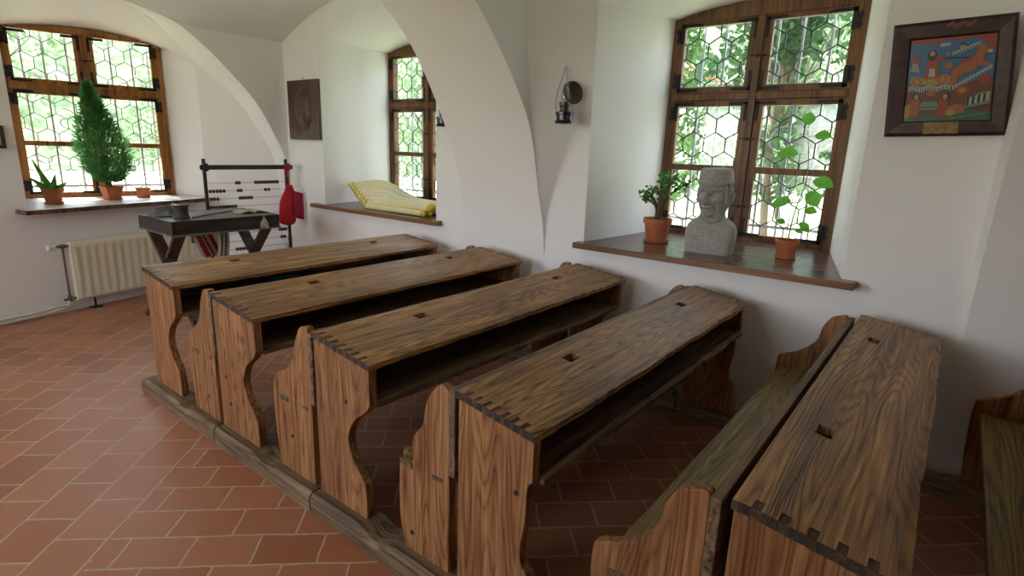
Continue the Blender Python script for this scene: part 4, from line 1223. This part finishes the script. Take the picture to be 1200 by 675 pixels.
# ------------------------------------------------------------------ outside: grilles, ground, trees, house
def grille(loc, rz, label):
    t = thing('iron_grille', loc, label, 'window grille', 'iron grilles outside the windows', rz)
    for x in (-.46,-.30,-.12,.06,.22,.40,.54):
        bm = nb(); box(bm, x-.007, x+.007, -.007, .007, .86, 2.62); link('bar', bm, GRILLE, t)
    for z in (1.0, 2.5):
        bm = nb(); box(bm, -.66, .66, -.012, -.004, z-.01, z+.01); link('cross_bar', bm, GRILLE, t)
    def scroll(cx, cz, R, s, f):
        pts = [(cx+s*(R*(1-k/26))*math.cos(f+k*.28), .012, cz+(R*(1-k/26))*math.sin(f+k*.28)) for k in range(24)]
        bm = nb(); tube(bm, pts, .006, 6); link('scroll', bm, GRILLE, t, smooth=True)
    for cx, cz, R, s, f in ((-.38,1.28,.14,1,.4),(-.02,1.32,.15,-1,.2),(.33,1.25,.14,1,.6),(-.36,1.98,.15,-1,2.6),(.0,2.12,.16,1,3.0),(.34,1.98,.15,-1,2.4),(.18,1.6,.12,1,1.2),(-.2,1.62,.12,-1,1.4)):
        scroll(cx, cz, R, s, f)
    return t
grille((W3C, W3Y+.16, 0), 0, 'scrolled iron grille outside the large window behind the bust')
grille((W2C, W2Y+.16, 0), 0, 'scrolled iron grille outside the middle window by the yellow rolls')
g = W1C - wd_n*.16
grille((g.x, g.y, 0), math.atan2(W1D.y, W1D.x), 'scrolled iron grille outside the corner window behind the conifer')
bm = nb()
box(bm, W3C-.9, W3C+.9, W3Y+.06, W3Y+.32, -.12, .86); box(bm, W2C-.9, W2C+.9, W2Y+.06, W2Y+.32, -.12, .86)
g = W1C - wd_n*.19; obox(bm, (g.x, g.y, .37), (W1D.x*.9, W1D.y*.9, 0), (wd_n.x*.13, wd_n.y*.13, 0), (0,0,.49))
struct('wall_outer', bm, PLASTER)
bm = nb()
GND = nmat('sunlit_gravel_and_grass', (.42,.42,.34), (.30,.40,.16), .9, .95)
ngon(bm, [(-90,-70,-.12),(60,-70,-.12),(60,90,-.12),(-90,90,-.12)])
o = struct('ground', bm, GND)
bm = nb(); rows = []
for i in range(61):
    a = math.radians(75+150*i/60); r = []
    for j in range(13):
        R = 32+4*j; zz = -.2 + 19*(1-math.exp(-((j/12)*1.7)**1.6)) + 2.2*mnoise.noise(Vector((math.cos(a)*4, math.sin(a)*4, j*.35)))*min(1, j/3)
        r.append((R*math.cos(a), R*math.sin(a), zz))
    rows.append(r)
grid(bm, rows)
hm = mat('hazy_wooded_hillside', (.2,.3,.15), .95); ht = NT(hm); htc = ht.n('ShaderNodeTexCoord')
hf = ht.noise(htc.outputs['Object'], .9, 8, .7); ht.l(ht.ramp(hf, [(.35, (.06,.12,.05)), (.52, (.24,.33,.17)), (.68, (.48,.52,.40))]), ht.b.inputs['Base Color']); ht.bump(hf, 1.0, 1.5)
o = struct('added_hillside', bm, hm, smooth=True)  # hill added to cover the bright sky, haze mixed into its greens
def tree(x, y, h, R, m, label, seed, n=2600, trunk=.075, base=.5, lf=.16, squash=1):
    t = thing('leafy_tree', (x, y, -.12), label, 'tree', 'trees outside the windows'); r = random.Random(seed)
    bm = nb(); top = Vector((r.uniform(-.3,.3), r.uniform(-.3,.3), h*.8))
    tube(bm, smooth_pts([(0,0,0),(r.uniform(-.15,.15),0,h*.3),tuple(top)], 4), [trunk*(1-.08*k) for k in range(9)], 8)
    cl = []
    for k in range(16):
        c = Vector((r.gauss(0,.45)*R, r.gauss(0,.45)*R, base+(h-base)*r.uniform(.08,1)))
        cl.append((c, r.uniform(.35,.6)*R)); s0 = Vector((0,0,max(.3, c.z*.6))); tube(bm, [tuple(s0), tuple(s0.lerp(c, .9))], [trunk*.4, trunk*.1], 5)
    link('trunk', bm, BRK, t, smooth=True)
    bm = nb()
    for k in range(n):
        c, cr = r.choice(cl); d = rdir(r); p = c + d*cr*r.uniform(.5,1)**.5
        s = rdir(r); u = rdir(r); L = lf*r.uniform(.6,1.2)
        w = s.cross(u).normalized()*L*.5
        bm.faces.new([bm.verts.new(p-s*L/2), bm.verts.new(p+w*.6), bm.verts.new(p+s*L/2), bm.verts.new(p-w*.6)])
    link('foliage', bm, m, t, recalc=False)
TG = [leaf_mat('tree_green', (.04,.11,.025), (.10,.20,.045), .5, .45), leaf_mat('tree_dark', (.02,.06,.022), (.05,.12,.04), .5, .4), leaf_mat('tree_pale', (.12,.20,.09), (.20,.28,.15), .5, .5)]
tr = [(-5.2,11.8,4.8,1.25,0,'bright green tree outside, seen through the left half of the large window'),
      (-2.3,9.4,4.6,1.25,1,'dark green tree outside, straight behind the large window'),
      (.6,11.0,5.0,1.3,0,'tall green tree outside, seen through the right half of the large window'),
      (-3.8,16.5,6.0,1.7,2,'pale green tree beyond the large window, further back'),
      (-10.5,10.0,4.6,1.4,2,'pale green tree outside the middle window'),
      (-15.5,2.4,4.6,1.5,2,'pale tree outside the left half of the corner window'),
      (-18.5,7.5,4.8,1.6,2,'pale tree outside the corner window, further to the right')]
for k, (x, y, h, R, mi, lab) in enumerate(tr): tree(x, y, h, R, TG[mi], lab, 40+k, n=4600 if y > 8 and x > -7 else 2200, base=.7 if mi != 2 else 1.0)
# pale house beyond
t = thing('neighbour_house', (-11.0, 19.0, -.12), 'pale plastered house beyond the trees, left of the large window view', 'house')
bm = nb(); box(bm, -3.2, 3.2, -2.5, 2.5, 0, 4.2); link('walls', bm, nmat('pale_house_wall', (.75,.66,.56), (.80,.73,.64), 2, .9), t)
bm = nb(); prism(bm, [(-3.6,4.2),(3.6,4.2),(0,6.2)], lambda u, v, a: (u, a, v), -2.8, 2.8); link('roof', bm, TERRA, t)
for xx in (-1.6, 1.6):
    bm = nb(); box(bm, xx-.5, xx+.5, -2.56, -2.49, 1.2, 2.7); link('house_window', bm, mat('dark_pane', (.06,.07,.08), .2), t)

# ------------------------------------------------------------------ light
sc = bpy.context.scene
w = bpy.data.worlds.new('sky'); sc.world = w; w.use_nodes = True
nt = w.node_tree; bg = nt.nodes['Background']
sky = nt.nodes.new('ShaderNodeTexSky'); sky.sky_type = 'NISHITA'; sky.sun_disc = False; sky.sun_elevation = math.radians(50); sky.sun_rotation = math.radians(250); sky.dust_density = 2.0; sky.air_density = 1.0
mixn = nt.nodes.new('ShaderNodeMix'); mixn.data_type = 'RGBA'; mixn.inputs[0].default_value = .88
nt.links.new(sky.outputs[0], mixn.inputs[6]); mixn.inputs[7].default_value = (1.0, .99, 1.03, 1)
mul = nt.nodes.new('ShaderNodeVectorMath'); mul.operation = 'SCALE'; mul.inputs['Scale'].default_value = 1.0
nt.links.new(mixn.outputs[2], mul.inputs[0]); nt.links.new(mul.outputs[0], bg.inputs[0]); bg.inputs[1].default_value = 2.35
s = bpy.data.lights.new('sun', 'SUN'); s.energy = 7.0; s.angle = math.radians(2); s.color = (1,.95,.86)
so = bpy.data.objects.new('sun', s); C.objects.link(so)
sd = Vector((.46, -.02, -.88)); so.rotation_mode = 'QUATERNION'; so.rotation_quaternion = Vector((0,0,-1)).rotation_difference(sd.normalized())
def portal(c, nrm, wx, wz):
    l = bpy.data.lights.new('daylight_portal', 'AREA'); l.shape = 'RECTANGLE'; l.size = wx; l.size_y = wz
    l.cycles.is_portal = True
    o = bpy.data.objects.new('daylight_portal', l); C.objects.link(o); o.location = c
    n = Vector(nrm).normalized(); z = -n; y = Vector((0,0,1)); x = y.cross(z).normalized()
    o.rotation_euler = Matrix((x, y, z)).transposed().to_euler()
portal((W3C, W3Y+.07, 1.72), (0,-1,0), 1.2, 1.7)
portal((W2C, W2Y+.07, 1.72), (0,-1,0), 1.2, 1.7)
g = W1C - wd_n*.07; portal((g.x, g.y, 1.68), (wd_n.x, wd_n.y, 0), 1.2, 1.6)
for a, b in SW: portal(((a+b)/2, YS-.36, 1.625), (0,1,0), b-a, 1.45)

# ------------------------------------------------------------------ camera
cam = bpy.data.cameras.new('camera'); co = bpy.data.objects.new('camera', cam); C.objects.link(co)
cam.sensor_width = 36; cam.lens = 659.6/1200*36; cam.clip_start = .02; cam.clip_end = 300
yaw, pit, rol = map(math.radians, (37.888, -13.895, 1.910))
F = Vector((-math.sin(yaw)*math.cos(pit), math.cos(yaw)*math.cos(pit), math.sin(pit)))
R0 = Vector((math.cos(yaw), math.sin(yaw), 0)); U0 = R0.cross(F)
Rv = R0*math.cos(rol) + U0*math.sin(rol); Uv = -R0*math.sin(rol) + U0*math.cos(rol)
M = Matrix((Rv, Uv, -F)).transposed().to_4x4(); M.translation = (0, 0, 1.5)
co.matrix_world = M
sc.camera = co
sc.view_settings.view_transform = 'Standard'; sc.view_settings.look = 'None'; sc.view_settings.gamma = 1; sc.view_settings.use_curve_mapping = False
sc.view_settings.exposure = 1.27
sc.cycles.use_denoising = True
sc.cycles.max_bounces = 12; sc.cycles.diffuse_bounces = 6; sc.cycles.transparent_max_bounces = 16
sc.cycles.sample_clamp_indirect = 8; sc.cycles.caustics_reflective = False; sc.cycles.caustics_refractive = False
